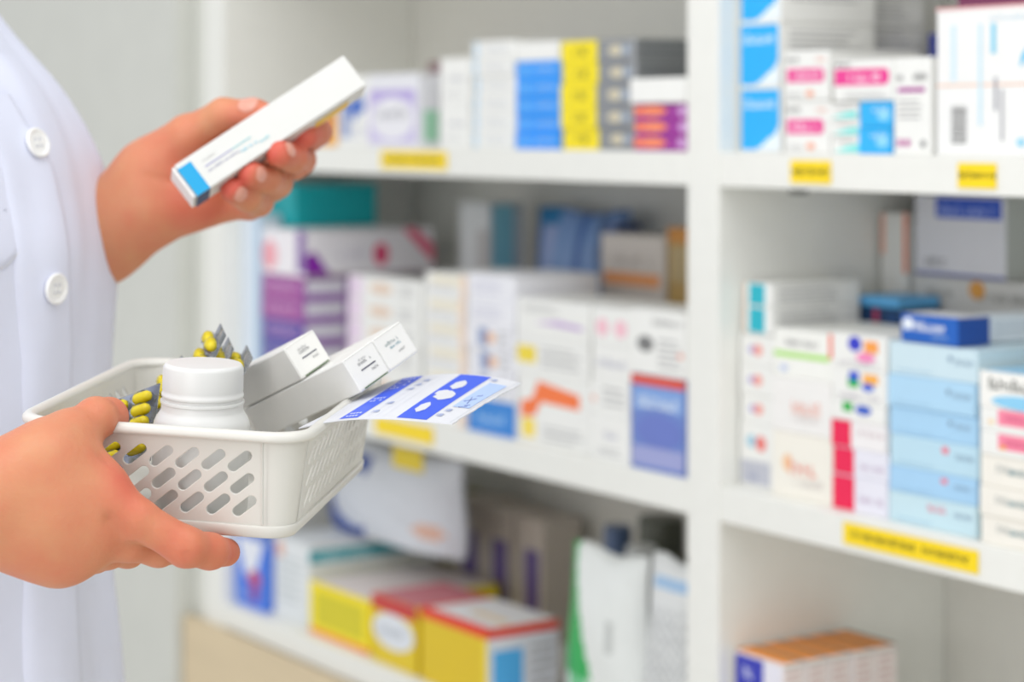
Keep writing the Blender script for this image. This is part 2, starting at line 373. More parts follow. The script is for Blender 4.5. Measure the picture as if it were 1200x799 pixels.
stack(1002, 1052, [350, 362, 390], [dict(c='#5fb0e6', w=1.0, label='light blue flat carton'), dict(c='#173c66', ds=[Rr('F', .4, .1, .52, .9, '#b83a5a'), Rr('F', .7, .0, .98, .8, '#1d4a80')], label='dark navy carton with a red bar')], 'pair behind coloured blob cartons', v=.125, D=.048, zbase=z_at(1052, 390, .125), ext=ZM, desc='', group='navy and light blue pair at the rear')
# ---------- lower right compartment
N = 5
for i in range(N):
    v = .014 + i * .0252
    o = stack(855, 917, [778, 980], [dict(c='#efe4e0', dx=0, side={'T': '#f79a35'}, ds=[Rr('F', .02, .02, .6, .98, '#3038b4'), Rr('F', .6, .02, .98, .98, '#e8e6f0'), T('F', .2, .84, .5, .92, '#d8dcf4'), Rr('T', 0, .84, 1, 1, '#4a3a34'), L('R', .12, .1, .9, .95, 18, '#d8b8b4')])],
          ['at the front of the row on the lower right shelf', 'second from the front of the orange topped row', 'middle one of the orange topped row', 'second from the rear of the orange topped row', 'rearmost of the orange topped row'][i], v=.014, D=.0238, zbase=ZB, desc='upright carton with orange top', jit=.0006)[0]
    o['group'] = 'orange topped cartons'
    o.matrix_world = Matrix.Translation(D2 * (i * .0252) - D1 * (i * .0006)) @ o.matrix_world
# ---------- upper left shelf
stack(372, 392, [106, 176], [dict(c='#f7b640', ds=[El('F', .2, .3, .8, .6, '#c8683a')])], 'just right of the held carton', v=.02, D=.06, zbase=ZT, desc='narrow orange carton')
stack(394, 431, [88, 176], [dict(ds=[Po('F', .1, .35, .9, .75, '#3f6cc4', [(0, .2), (.35, .5), (.5, 0), (1, .5), (.8, 1), (.5, .7), (.2, 1)]), Rr('F', .12, .12, .4, .5, '#8f9fca'), El('F', .4, .72, .8, .86, '#a5d8e4'), L('F', .5, .1, .9, .3, 3, '#c4c4d8')])], 'beside the purple frame carton', v=.018, D=.1, zbase=ZT, desc='white carton with blue figure')
pf = '#b9a9e0'
stack(431, 489, [85, 176], [dict(c='#e9e9ee', ds=[Rr('F', .0, .06, .96, .76, '#cfc6e8'), Rr('F', .04, .64, .92, .78, pf), El('F', .05, .1, .92, .68, '#ecebf0'), T('F', .2, .38, .85, .54, '#aeaeb2'), Rr('R', .12, .08, .45, .5, '#a4d8b8')])], 'left part of the upper shelf', v=.016, D=.055, zbase=ZT, desc='white carton with lavender oval frame')
stack(500, 515, [72, 97], [dict(c='#8f6a70')], 'on a rear carton left of white pair', v=.13, D=.05, zbase=z_at(515, 97, .13), ext=ZT, desc='small maroon carton')
g = dict(ds=[T('F', .3, .5, .85, .62, '#b9bac6'), L('F', .2, .15, .8, .3, 2, '#d2d2d4')])
stack(515, 549, [67, 122, 178], [dict(g), dict(g)], 'pair left of the blue banded stack', v=.02, D=.028, zbase=ZT, group='plain pair on the upper left shelf', desc='white carton with small grey mark')
bs = '#2f9eff'
def bb(first=False):
    d = [L('F', .15, .2, .85, .8, 3, '#d6dce2'), Rr('F', .0, .05, .12, .95, '#cfe3f0')]
    if not first: d += [Rr('R', .03, .02, .985, .98, bs), T('R', .5, .4, .95, .7, '#9ccaf8'), El('R', .1, .35, .3, .75, '#4fa8f6')]
    return dict(ds=d)
wr = dict(ds=[L('F', .3, .2, .85, .8, 3, '#d3d6da'), Rr('F', .06, .05, .16, .95, '#c6def0')])
stack(552, 602, [46, 67, 88, 110, 132, 154, 178], [dict(wr) for _ in range(6)], 'stack left of blue fronts', v=.02, D=.1, zbase=ZT, group='white cartons with pale blue stripe', desc='white carton with pale blue stripe')
bf = dict(c=bs, ds=[T('F', .45, .4, .95, .72, '#a4ccf6'), El('F', .12, .3, .32, .72, '#66b4fa')])
stack(604, 655, [47, 70, 92, 113, 135, 156, 180], [dict(label='plain white carton')] + [dict(bf) for _ in range(5)], 'the stack left of yellow cartons', v=.02, D=.1, zbase=ZT, group='bright blue cartons on the upper left shelf', desc='bright blue carton with pale lettering')
ye = '#fbe500'
def yg(): return dict(c='#8d9094', ds=[Rr('F', .0, .0, .5, 1, ye), T('F', .18, .3, .38, .7, '#5a5608'), El('F', .66, .25, .84, .75, '#d6ccb0'), El('F', .82, .3, .93, .7, '#a8b6c8'), Rr('F', .97, .0, 1, 1, '#b6b8bc'), L('R', .05, .1, 1, .95, 4, '#6c7072')], side={'R': '#8a8d8e'})
rw = [yg() for _ in range(5)]
stack(657, 743, [44, 71, 97, 124, 150, 180], rw, 'its stack', v=.02, D=.1, zbase=ZT, group='yellow and grey cartons', desc='carton with yellow left half and grey right half')
pq = '#a0309a'
def ors(): return dict(c=pq, ds=[El('F', .02, .2, .62, .9, '#ff8a5c'), Rr('F', .0, .25, .3, .85, '#fb7f5a'), El('F', .84, .2, 1, .9, '#d6a6dc'), T('F', .15, .45, .5, .65, '#ffc09c')])
stack(742, 803, [121, 140, 159, 182], [ors(), ors(), ors()], 'three next to the divider', v=-.0 + .004, D=.1, zbase=ZT, group='orange and purple cartons', desc='purple carton with orange oval')
stack(737, 803, [90, 120], [dict(c='#f4f4f0')], 'resting on orange and purple cartons', v=.002, D=.1, zbase=z_at(803, 121, .004) + .0006, desc='plain white carton')
# ---------- middle left shelf
stack(268, 303, [252, 470], [dict(c='#dfe9f4', ds=[Rr('F', .78, 0, 1, 1, '#a9cbe8')])], 'at the left end of the middle shelf', v=.02, D=.028, zbase=ZM, desc='tall pale blue carton')
mr = '#b04a9e'
def pur(c, k): return dict(c=c, side={'R': '#a678bc'}, ds=[T('F', .1, .55, .9, .8, '#dcb8dc'), L('F', .1, .15, .9, .4, 2, '#d9a4cc'), Rr('R', .06, .3, .9, .85, '#e9e6ee')], label='%s carton with white labelled side' % k)
stack(307, 354, [326, 352, 378, 404, 436, 470], [pur('#a54d9e', 'magenta purple'), pur('#a54d9e', 'magenta purple'), pur('#5c4aa6', 'violet'), pur('#3f4fa6', 'deep blue'), pur('#3a489c', 'deep blue')], 'stack under pink circle carton', v=.02, D=.06, rot=0, zbase=ZM, group='purple and blue cartons at the left', desc='')
stack(306, 356, [271, 325], [dict(c='#f2eef2', D=.17, ds=[El('F', -.0, .1, .35, .75, '#f4a9b4'), Rr('F', .8, .1, 1, 1, '#8a6aa8'), Po('R', .0, .0, .2, .55, '#8a22a8', [(0, 0), (1, 0), (.35, 1), (0, .9)]), El('R', .52, .2, .64, .7, '#f25a86'), El('R', .55, .33, .61, .57, '#c82458'), Po('R', .75, .2, 1, 1, '#f26a8c', [(0, 1), (.4, 1), (1, .5), (1, 0)]), T('R', .26, .4, .48, .6, '#d8d4e2'), Rr('R', 0, 0, 1, .06, '#a8909c')])], 'on top of the purple stack', v=.02, D=.17, zbase=z_at(354, 326, .02) + .0006, desc='long white carton with pink circle and purple wedge')
stack(309, 345, [216, 268], [dict(c='#10b2b8', D=.11)], 'on top of the pink circle carton', v=.052, D=.11, zbase=z_at(356, 271, .02) + .0006, desc='solid teal carton')
def be(): return dict(ds=[El('F', .3, .25, .62, .75, '#e6cdb8'), L('F', .7, .2, .95, .8, 3), Rr('F', .02, .05, .2, .95, '#ead6ea')])
stack(407, 491, [331, 358, 385, 412, 440, 495], [be() for _ in range(5)], 'the stack behind the basket cartons', v=.012, D=.03, zbase=ZM, group='white cartons with beige pictures', desc='white carton with small beige picture')
def ce(i): return dict(ds=[L('F', .1, .2, .8, .5, 2, '#c9cbd6'), Rr('F', .15, .5, .85, .9, '#f1ead6'), Rr('F', .85, 0, 1, 1, '#f5dcc8')])
stack(496, 545, [323, 352, 382, 410, 438, 466, 508], [ce(i) for i in range(6)], 'the stack behind the white card', v=.014, D=.1, zbase=ZM, group='white cartons with cream stripe', desc='white carton with cream stripe')
def cf(i): return dict(c='#f1f1f6', ds=[L('F', .12, .2, .85, .8, 3, '#cfcfe0')] if i < 2 else [Rr('F', .25, .15, .45, .9, '#8b9cc4'), El('F', .42, .3, .62, .75, '#f2c096'), L('F', .66, .1, .92, .9, 3)] if i < 5 else [Rr('F', .0, .0, 1, 1, '#2f86d8'), T('F', .2, .3, .8, .6, '#a8d0f4')])
fl_ = ['white carton with faint lilac print'] * 2 + ['white carton with blue and orange mark'] * 3 + ['white carton with solid blue front']
stack(547, 602, [325, 355, 386, 415, 444, 474, 521], [dict(cf(i), label=fl_[i]) for i in range(6)], 'stack left of orange arrow', v=.012, D=.1, zbase=ZM, group='mixed white cartons behind the card tip', desc='')
md = [dict(label='white carton with purple line', ds=[Po('F', .25, .3, .9, .5, '#cbb0dc', [(0, .4), (1, 0), (1, .6), (.5, 1)]), L('F', .1, .65, .6, .85, 2)]), dict(label='white carton with yellow square', ds=[Rr('F', .02, .3, .28, .75, '#f5dc3c'), L('F', .35, .2, .95, .8, 4)]), dict(label='white carton with orange arrow mark', ds=[Po('F', .05, .35, .85, .95, '#fb7b3c', [(0, 0), (.25, .1), (.35, .45), (1, .4), (1, .75), (.3, .95), (.2, .5), (0, .4)]), Rr('F', .06, .08, .25, .35, '#fbe05a'), L('F', .35, .06, .95, .3, 3)])]
stack(604, 690, [358, 404, 450, 533], md, 'the wide stack at mid shelf', v=.012, D=.08, zbase=ZM, group='large white cartons at mid shelf', desc='')
me_ = [dict(ds=[El('F', .1, .2, .42, .7, '#f8c6d2'), El('F', .58, .2, .9, .7, '#f8c6d2')], label='white carton with two pink dots'), dict(ds=[T('F', .1, .3, .9, .55, '#bcbccc')]), dict(ds=[L('F', .3, .2, .9, .8, 3), El('F', .02, .3, .12, .5, '#f5b9a4')]), dict(ds=[T('F', .35, .5, .75, .68, '#c4c4d4'), L('F', .2, .1, .8, .3, 2)])]
stack(692, 737, [364, 407, 447, 492, 543], me_, 'stack left of blue upright carton', v=.005, D=.08, zbase=ZM, group='white cartons second from the divider', desc='white carton with faint grey print')
stack(740, 803, [447, 548], [dict(c='#6c86cc', ds=[Rr('F', .0, .9, 1, 1, '#e2553f'), Po('F', .03, .62, .98, .88, '#82a6e0', [(0, 0), (.5, .2), (1, 0), (1, 1), (0, 1)]), T('F', .15, .66, .96, .8, '#dce8f6'), El('F', .1, .25, .95, .6, '#6a7cc8'), Rr('F', .02, .05, .98, .25, '#a0a6d6')])], 'standing against the divider', v=.0045, D=.05, zbase=ZM, desc='upright blue carton with red top band')
stack(738, 803, [368, 446], [dict(ds=[El('F', .12, .35, .42, .6, '#7c7c7c'), T('F', .4, .78, .95, .88, '#9a9a9a'), L('F', .5, .1, .95, .6, 5), El('F', .85, .3, .95, .4, '#f0b0a0')])], 'resting on the blue and red carton', v=.0045, D=.085, zbase=z_at(803, 447, .0045) + .0006, desc='white carton with dark grey stamp')
# rear of the middle left shelf
stack(537, 572, [238, 345], [dict(c='#d2d4d4', side={'R': '#c6cfd2'}, ds=[Rr('R', .1, .1, .7, .98, '#8fd0dc'), Rr('F', .6, .1, .98, .7, '#b9b6b4')])], 'behind the cream striped stack', v=.17, D=.045, zbase=z_at(572, 345, .17), ext=ZM, desc='tall grey carton with aqua side')
stack(703, 778, [278, 356], [dict(c='#d8d0c8', ds=[Rr('F', .05, .22, .92, .42, '#eea36a'), T('F', .2, .55, .8, .7, '#b8aea6')])], 'left of the brown and gold carton', v=.15, D=.06, zbase=z_at(778, 356, .15), ext=ZM, desc='beige carton with orange band')
stack(780, 812, [268, 360], [dict(c='#b9985a', ds=[Rr('F', 0, .8, 1, 1, '#c8862e'), Rr('F', .1, .3, .9, .75, '#b8a274')])], 'beside the divider at the rear', v=.14, D=.06, zbase=z_at(812, 360, .14), ext=ZM, desc='brown and gold carton')
stack(710, 722, [262, 277], [dict(c='#4a5c8c')], 'on the orange band carton', v=.17, D=.03, zbase=z_at(778, 278, .15) + .0006, desc='tiny navy carton')
# ---------- lower left shelf
stack(263, 309, [636, 752], [dict(c='#4a7fe6', ds=[Po('F', .05, .3, .95, .98, '#e8ecf6', [(0, 1), (1, 1), (.75, .4), (.5, .1), (.3, .3)]), El('F', .45, .3, .85, .55, '#c23a6a'), El('F', .5, .1, .8, .35, '#8a3a9c'), T('F', .1, .1, .5, .2, '#b4ccf8')])], 'at the left end of the lowest shelf', v=.012, D=.03, zbase=ZB, desc='blue and white carton with red spot')
o = stack(319, 360, [640, 780], [dict(c='#e4e8ea', D=.165, ds=[L('F', .1, .2, .9, .8, 6, '#c2cacc'), El('F', .05, .75, .3, .95, '#e8b8a4'), Rr('R', .0, .78, 1, .93, '#2ca0ac'), T('R', .1, .8, .5, .9, '#bfe6ea')])], 'beneath the blue ringed white pack', v=.02, D=.165, zbase=ZB, desc='deep white carton with teal band')
o = stack(362, 432, [705, 800], [dict(c='#fbe400', side={'T': '#ece0dc'}, ds=[Rr('F', 0, 0, 1, .1, '#f58a3c'), Rr('F', .1, .2, .9, .85, '#d8cc10')])], 'left of the small red topped carton', v=.014, D=.165, zbase=ZB, desc='low yellow carton with pale top')
stack(436, 488, [712, 815], [dict(c='#e6c816', side={'T': '#c8707a'}, ds=[Rr('F', 0, .78, 1, 1, '#c83434'), El('F', .02, .25, .95, .78, '#e2e6ec'), T('F', .15, .45, .8, .6, '#a8b0bc')])], 'between two yellow cartons', v=.01, D=.09, zbase=ZB, desc='small carton with white oval and red top')
o = stack(493, 570, [738, 900], [dict(c='#e2c20a', side={'R': '#e8eaf0', 'T': '#f0eff0'}, ds=[Rr('F', 0, .87, 1, 1, '#e8391c'), Rr('R', 0, .87, 1, 1, '#ee3a1c'), Rr('R', .08, .1, .5, .7, '#58b8f4'), L('R', .6, .1, .95, .75, 5), Rr('F', .95, 0, 1, .87, '#f8e040'), Rr('T', .0, .0, 1, .06, '#ee3a1c'), Rr('T', .0, .0, .06, 1, '#ee3a1c'), Rr('T', .4, .3, .9, .45, '#f0d8b4')])], 'in front of the purple panel cartons', v=.008, D=.085, zbase=ZB, desc='large yellow and white carton with red top edges')
for i, pxl in enumerate((530, 566, 604)):
    stack(pxl, pxl + 32, [588 + i * 12, 700], [dict(c='#c9bfb4', ds=[Rr('F', .3, .2, .85, .75, '#6c5a94')])], ['leftmost of three at the rear', 'middle of three at the rear', 'rightmost of three at the rear'][i], v=.19, D=.05, zbase=ZB, desc='taupe carton with dark purple panel')[0]['group'] = 'purple panel cartons'
stack(495, 522, [580, 700], [dict(c='#8d8a3e')], 'beside the purple panel cartons', v=.2, D=.05, zbase=ZB, desc='olive green carton')
#ENDSTACKS
# ------------------------------------------------------------------ soft and odd things on the shelves
def pillow(name, pl, pr, yt, zb, v, th, m, label, cat, ds=(), group=None, puff=1.0, lean=0.0):
    """a filled pouch standing on the shelf: a cushion shape with crimped top"""
    A = S(s_of(pl, v), v); B = S(s_of(pr, v), v); w = (A - B).length; h = CZ - (yt - HY) / FP * B.y - zb
    n = 36; vs = []; fs = []; mats = [m] + [mat(d[4], .4) for d in ds]; fm = []
    for side in (-1, 1):
        for j in range(n + 1):
            for i in range(n + 1):
                u, t = i / n, j / n
                b = (max(0, 1 - abs(2 * u - 1) ** 3)) ** .6 * (1 - t ** 5) ** .7 * (1 if t > .02 else .8) * puff
                wv = .06 * math.sin(9 * u + 5 * t) * math.sin(11 * t + 3 * u)
                vs.append((u * w + .004 * math.sin(6 * t) * (2 * u - 1), side * th / 2 * b * (1 + wv) + side * .0004 + lean * t * h, t * h + (.003 * math.sin(8 * u) if t > .95 else 0)))
    o_ = (n + 1) ** 2
    for side in (0, 1):
        for j in range(n):
            for i in range(n):
                a = side * o_ + j * (n + 1) + i; q_ = (a, a + 1, a + n + 2, a + n + 1)
                fs.append(q_ if side == 0 else q_[::-1])
                k = 0
                if side == 0:
                    u, t = (i + .5) / n, (j + .5) / n
                    for ii, d in enumerate(ds):
                        if d[5](u, t) if len(d) > 5 else (d[0] <= u <= d[2] and d[1] <= t <= d[3]): k = ii + 1
                fm.append(k)
    for i in range(n):
        for j in (0, n):
            a = j * (n + 1) + i; fs.append((a, a + 1, a + 1 + o_, a + o_)); fm.append(0)
            a = i * (n + 1) + j; fs.append((a, a + n + 1, a + n + 1 + o_, a + o_)); fm.append(0)
    o = obj(name, vs, fs, mats, None, fm, True, frame((A.x, A.y, zb + .0003), -D1, D2, Vector((0, 0, 1))))
    o.location += D2 * (th / 2 + .002)
    return tag(o, label, cat, group)

pillow('medicine_pouch', 645, 734, 662, ZB, .012, .05, mat('#e6e9e6', .35), 'white and green foil pouch standing beside the large yellow carton', 'pouch',
       [(0, 0, 1, 1, '#24a852', lambda u, t: t > .34 and u < .5 - (t - .34) * .62), (0, 0, 1, 1, '#6cc48c', lambda u, t: .22 < t < .34 and u > .2 and u < .75 and (t - .22) < .12 - abs(u - .3) * .15), (0, 0, 1, 1, '#c3c6c3', lambda u, t: .5 < t < .66 and .66 < u < .74)], puff=.9)
pillow('medicine_pouch', 739, 802, 668, ZB, .010, .045, mat('#dcdedd', .35), 'pale pouch with grey print standing against the divider on lowest shelf', 'pouch',
       [(0, 0, 1, 1, '#b6b8b9', lambda u, t: .15 < t < .78 and math.sin(57 * u + 9 * t) * math.sin(123 * t + 20 * u) > .1), (0, 0, 1, 1, '#9fbedd', lambda u, t: .86 < t < .92 and .2 < u < .95)], puff=.9)
mblue = mat('#7fa3d8', .3)
pillow('medicine_pouch', 608, 716, 250, ZM, .2, .05, mblue, 'bulging blue pouch standing at the rear of the middle shelf', 'pouch',
       [(0, 0, 1, 1, '#3f6cb4', lambda u, t: u < .1 or .55 < u < .64), (0, 0, 1, 1, '#a9b6e0', lambda u, t: .18 < u < .3), (0, 0, 1, 1, '#1f7fb8', lambda u, t: t > .92 and u < .3), (0, 0, 1, 1, '#54709c', lambda u, t: u > .72 and math.sin(40 * u + 8 * t) > 0)])
# blue ringed white pack lying on the deep white carton
zt = z_at(360, 640, .02) + .001
pillow('tissue_pack', 366, 515, 548, zt, .09, .06, mat('#d9dde4', .4), 'white pack with dark blue ring lying on the teal banded carton', 'pack',
       [(0, 0, 1, 1, '#24489c', lambda u, t: .24 < math.hypot((u - .34) * 1.1, (t - .42) * .8) < .38 and u < .42), (0, 0, 1, 1, '#e3b9a6', lambda u, t: math.hypot(u - .85, t - .25) < .09)])
# jars at the right rear of the lowest shelf
def jar(name, px, yt, v, r, m1, m2, label, cat, hz=.0, tall=True):
    p = S(s_of(px, v), v); h = CZ - (yt - HY) / FP * p.y - ZB
    e = empty(name, Matrix.Translation((p.x, p.y, ZB)))
    q = MB(); q.lathe([(0, .0002), (r * .9, .0002), (r, .003), (r, h * .74), (r * .96, h * .79), (r * .8, h * .81), (0, h * .81)], m1, 40); b = q.build('body', e); autosmooth(b); b.matrix_parent_inverse = Matrix.Identity(4)
    q = MB(); q.lathe([(0, h * .812), (r * .88, h * .812), (r * .88, h * .98), (r * .84, h), (0, h)], m2, 40); b = q.build('lid', e); autosmooth(b)
    return tag(e, label, cat)
jar('medicine_jar', 775, 606, .16, .026, mat('#4e5044', .4, 'plastic'), mat('#55574b', .4, 'plastic'), 'dark olive jar at the rear right of the lowest left shelf', 'jar')
jar('medicine_jar', 752, 640, .095, .017, mat('#d2d4d4', .4, 'plastic'), mat('#e0e2e2', .4, 'plastic'), 'small pale jar in front of the dark olive jar', 'jar')
jar('medicine_jar', 724, 616, .16, .016, mat('#9a9696', .4, 'plastic'), mat('#53678a', .4, 'plastic'), 'grey jar with slate blue lid left of the dark olive jar', 'jar')

# yellow shelf labels
def slabel(pl, pr, y0l, y1l, z, label, zc=None, hh=.016, txt=True, tilt=None, c='#ffdc00', long=False):
    s0, s1 = s_of(pl, 0), s_of(pr, 0); w = s0 - s1
    q = MB(); q.box(0, -.0009, -hh / 2, w, -.0002, hh / 2, mat(c, .4), .0001)
    if txt:
        rr = random.Random(int(pl)); x = w * .06; m = mat('#6b5c10', .5)
        while x < w * .92:
            lw = hh * .2; k = hh * (.30 if rr.random() < .35 else .2)
            if not (long and .55 < x / w < .6):
                q.box(x, -.0011, -k * .5, x + lw * .35, -.0009, k * .6, m); q.box(x, -.0011, k * .3, x + lw * .8, -.0009, k * .5, m)
                if rr.random() < .6: q.box(x + lw * .55, -.0011, -k * .5, x + lw * .8, -.0009, k * .4, m)
            x += lw * 1.1
    o = q.build('shelf_label', matrix=frame(S(s0, 0, zc), -D1, D2, Vector((0, 0, 1))))
    return tag(o, label, 'label', 'yellow shelf labels')
slabel(447, 524, 0, 0, 0, 'yellow label on the upper shelf edge below the lavender frame carton', ZT - .0125, .018)
slabel(927, 974, 0, 0, 0, 'yellow label on the upper shelf edge below magenta banner cartons', ZT - .0145, .018)
slabel(1123, 1168, 0, 0, 0, 'yellow label on the upper shelf edge below the barcode carton', ZT - .0142, .018)
slabel(440, 508, 0, 0, 0, 'yellow label on the middle shelf edge just right of the basket', ZM - .012, .0175, txt=False)
slabel(989, 1147, 0, 0, 0, 'long yellow label on the middle shelf edge below light blue cartons', ZM - .0138, .0165, long=True)
q = MB(); q.tube([(0, 0, 0), (0, -.002, -.004), (0, -.006, -.012), (0, -.006, -.02)], .0008, mat('#e8d820', .4), 6)
q.box(-.028, -.007, -.026, .032, -.006, -.003, mat('#d6bc08', .4), .0003)
o = q.build('hanging_tag', matrix=frame(S(s_of(483, .02), .02, ZM - TH - .0012), -D1, D2, Vector((0, 0, 1))))
tag(o, 'dull yellow tag hanging under the middle shelf right of the basket', 'tag')

# ------------------------------------------------------------------ room
def slab(name, c, ax, ay, w, d, t, m, kind='structure'):
    q = MB(); q.box(-w / 2, -d / 2, -t, w / 2, d / 2, 0, m); o = q.build(name, matrix=frame(c, ax, ay, ax.cross(ay)))
    return tag(o, kind=kind)
wallm = mat('#d0d1ca', .5, 'wall')
slab('floor', Vector((0, 1, 0)), Vector((1, 0, 0)), Vector((0, 1, 0)), 9, 9, .05, mat('#e6e4dd', .35, 'wall'))
c = S(1.912, .03, 1.35); slab('wall_left', c, D1, Vector((0, 0, 1)), 1.9, 2.7, .05, wallm)
q = MB()
for s0, ww, dep in ((.959, .0352, .0255), (1.33, .004, .006), (1.66, .004, .006)):
    q = MB(); q.box(0, -dep, 0, ww, 0, 2.6, mat('#dfe0d8', .45)); o = q.build('trim_%d' % int(s0 * 3 - 2), matrix=frame(S(s0, .0295, .001), -D1, D2, Vector((0, 0, 1)))); tag(o, kind='structure')
c = S(0, SD + .08, 1.35); slab('wall_back', c, D1, Vector((0, 0, 1)), 6, 2.7, .05, wallm)

# ------------------------------------------------------------------ basket
def Rot(a, b, c):
    return Matrix.Rotation(a, 4, 'Z') @ Matrix.Rotation(b, 4, 'X') @ Matrix.Rotation(c, 4, 'Y')
BO = Matrix.Translation((-.24726, 1.05, CZ - .1440)) @ Rot(-.1471, .04952, .04564)
BW, BL, BH = .1503, .1922, .0521
bpl = mat('#dddbd4', .32, 'plastic')
botp = mat('#e1e1df', .34, 'plastic')
basket = empty('basket', BO)
tag(basket, 'small white plastic basket with slanted slots held in the right hand', 'basket')
RC = .017
def ring(inset, z, n=8, rc=None):
    r = max(.002, (rc or RC) - inset * .4); pts = []
    for cx_, cy_, a0 in ((BW - inset - r, inset + r, -90), (BW - inset - r, BL - inset - r, 0), (inset + r, BL - inset - r, 90), (inset + r, inset + r, 180)):
        for k in range(n + 1):
            a = math.radians(a0 + 90 * k / n); pts.append(Vector((cx_ + r * math.cos(a), cy_ + r * math.sin(a), z)))
    return pts
def ins(z): return .0045 + .0055 * (-z / BH)       # wall leans in towards the bottom
def curve_mesh(outer, holes, t, bev):
    cu = bpy.data.curves.new('tmp', 'CURVE'); cu.dimensions = '2D'; cu.fill_mode = 'BOTH'; cu.extrude = t / 2 - bev; cu.bevel_depth = bev; cu.bevel_resolution = 2; cu.offset = -bev
    for loop in [outer] + holes:
        sp = cu.splines.new('POLY'); sp.points.add(len(loop) - 1); sp.use_cyclic_u = True
        for i, p in enumerate(loop): sp.points[i].co = (p[0], p[1], 0, 1)
    o = bpy.data.objects.new('tmp', cu); COL.objects.link(o); bpy.context.view_layer.update()
    me = bpy.data.meshes.new_from_object(o.evaluated_get(bpy.context.evaluated_depsgraph_get()))
    vs = [v.co.copy() for v in me.vertices]; fs = [tuple(p.vertices) for p in me.polygons]
    bpy.data.objects.remove(o); bpy.data.curves.remove(cu); bpy.data.meshes.remove(me)
    return vs, fs
def slot(cx_, cz_, l, w, a):
    pts = []; dx, dz = math.cos(a), math.sin(a); r = w / 2
    for e, a0 in ((1, a - math.pi / 2), (-1, a + math.pi / 2)):
        for k in range(9):
            an = a0 + math.pi * k / 8; pts.append((cx_ + e * dx * (l - w) / 2 + r * math.cos(an), cz_ + e * dz * (l - w) / 2 + r * math.sin(an)))
    return pts
q = MB(); WT = .0017
zt_, zb_ = -.001, -.0455
def panel(q, L_, org, ax, nrm, pitch=.0133, x_end=.0358, sw=.005):
    """flat wall between the rounded corners, with slots; wall leans in"""
    x0, x1 = RC + .0035, L_ - RC - .0035
    holes = []
    nc = int((L_ - 2 * x_end) / pitch + .001)
    for r_ in range(3):
        for k in range(nc + 1):
            cx_ = L_ - x_end - k * pitch + r_ * .0012 + .001
            if cx_ - .006 < x0 + .002 or cx_ > x1 - .004: continue
            holes.append(slot(cx_, -.0135 - .0112 * r_, .0142, sw, math.radians(40)))
    vs, fs = curve_mesh([(x0, zb_), (x1, zb_), (x1, zt_), (x0, zt_)], holes, WT, .0004)
    out = [org + ax * v.x + nrm * (-ins(v.y) - WT / 2 + v.z) + Vector((0, 0, v.y)) for v in vs]
    q.add(out, fs, bpl)
X, Y, Z = Vector((1, 0, 0)), Vector((0, 1, 0)), Vector((0, 0, 1))
panel(q, BW, Vector((0, 0, 0)), X, -Y)
panel(q, BW, Vector((BW, BL, 0)), -X, Y)
panel(q, BL, Vector((BW, 0, 0)), Y, X, .0112, .0335, .0030)
panel(q, BL, Vector((0, BL, 0)), -Y, -X, .0112, .0335, .0030)
# corner shells
def loft(q, rings, m, closed=True, flip=False):
    n = len(rings[0]); vs = [p for r in rings for p in r]; fs = []
    for i in range(len(rings) - 1):
        for k in range(n if closed else n - 1):
            l = (k + 1) % n; f = (i * n + k, i * n + l, (i + 1) * n + l, (i + 1) * n + k); fs.append(f[::-1] if flip else f)
    q.add(vs, fs, m)
NZ = 9
for c_ in range(4):
    def seg(off):
        rs = []
        for j in range(NZ + 1):
            z = zt_ + (zb_ - zt_) * j / NZ; i_ = ins(z); rg = ring(i_ + off, z, 12)
            sgm = rg[c_ * 13:(c_ + 1) * 13]
            a, b = sgm[0], sgm[-1]; t0 = (sgm[0] - sgm[1]).normalized(); t1 = (sgm[-1] - sgm[-2]).normalized()
            ext = [(-Y, X), (X, Y), (Y, -X), (-X, -Y)]
            dA = [Vector((-1, 0, 0)), Vector((0, -1, 0)), Vector((1, 0, 0)), Vector((0, 1, 0))][c_]
            dB = [Vector((0, 1, 0)), Vector((-1, 0, 0)), Vector((0, -1, 0)), Vector((1, 0, 0))][c_]
            # stretch to meet the flat panels
            lim = RC + .004
            A_ = a.copy(); B_ = b.copy()
            if c_ == 0: A_.x = BW - lim; B_.y = lim
            if c_ == 1: A_.y = BL - lim; B_.x = BW - lim
            if c_ == 2: A_.x = lim; B_.y = BL - lim
            if c_ == 3: A_.y = lim; B_.x = lim
            rs.append([A_] + sgm + [B_])
        return rs
    o1 = seg(-.0001); i1 = seg(WT + .0001)
    loft(q, o1, bpl, False); loft(q, i1, bpl, False, True)
# base band and floor
def rr(z, off=0.0): return ring(ins(z) + off, z, 10)
loft(q, [rr(zb_ + .0004, .0006), rr(zb_ + .0001, -.0009), rr(zb_ - .0008, -.0013), rr(-BH + .002, -.0010), rr(-BH + .0005, .0002), rr(-BH, .002)], bpl, True, True)
q.add(rr(-BH, .002), [tuple(range(len(rr(0)) - 1, -1, -1))], bpl)
fl = ring(ins(zb_) + WT * .9, -BH + .0022, 10); loft(q, [ring(ins(zb_) + WT + .0001, zb_ + .002, 10), fl], bpl); q.add(fl, [tuple(range(len(fl)))], bpl)
# thin ribs beside each corner
for (x_, y_, n_) in ((RC + .0065, 0, -Y), (BW - RC - .0065, 0, -Y), (BW, RC + .0065, X), (BW, BL - RC - .0065, X), (0, RC + .0065, -X), (0, BL - RC - .0065, -X), (RC + .0065, BL, Y), (BW - RC - .0065, BL, Y)):
    q.tube([Vector((x_, y_, z)) + n_ * (-ins(z) + .0000) for z in (-.002, -.024, zb_ + .0008)], .0006, bpl, 8)
bd = q.build('body', basket); bd.matrix_parent_inverse = Matrix.Identity(4); autosmooth(bd, 40)
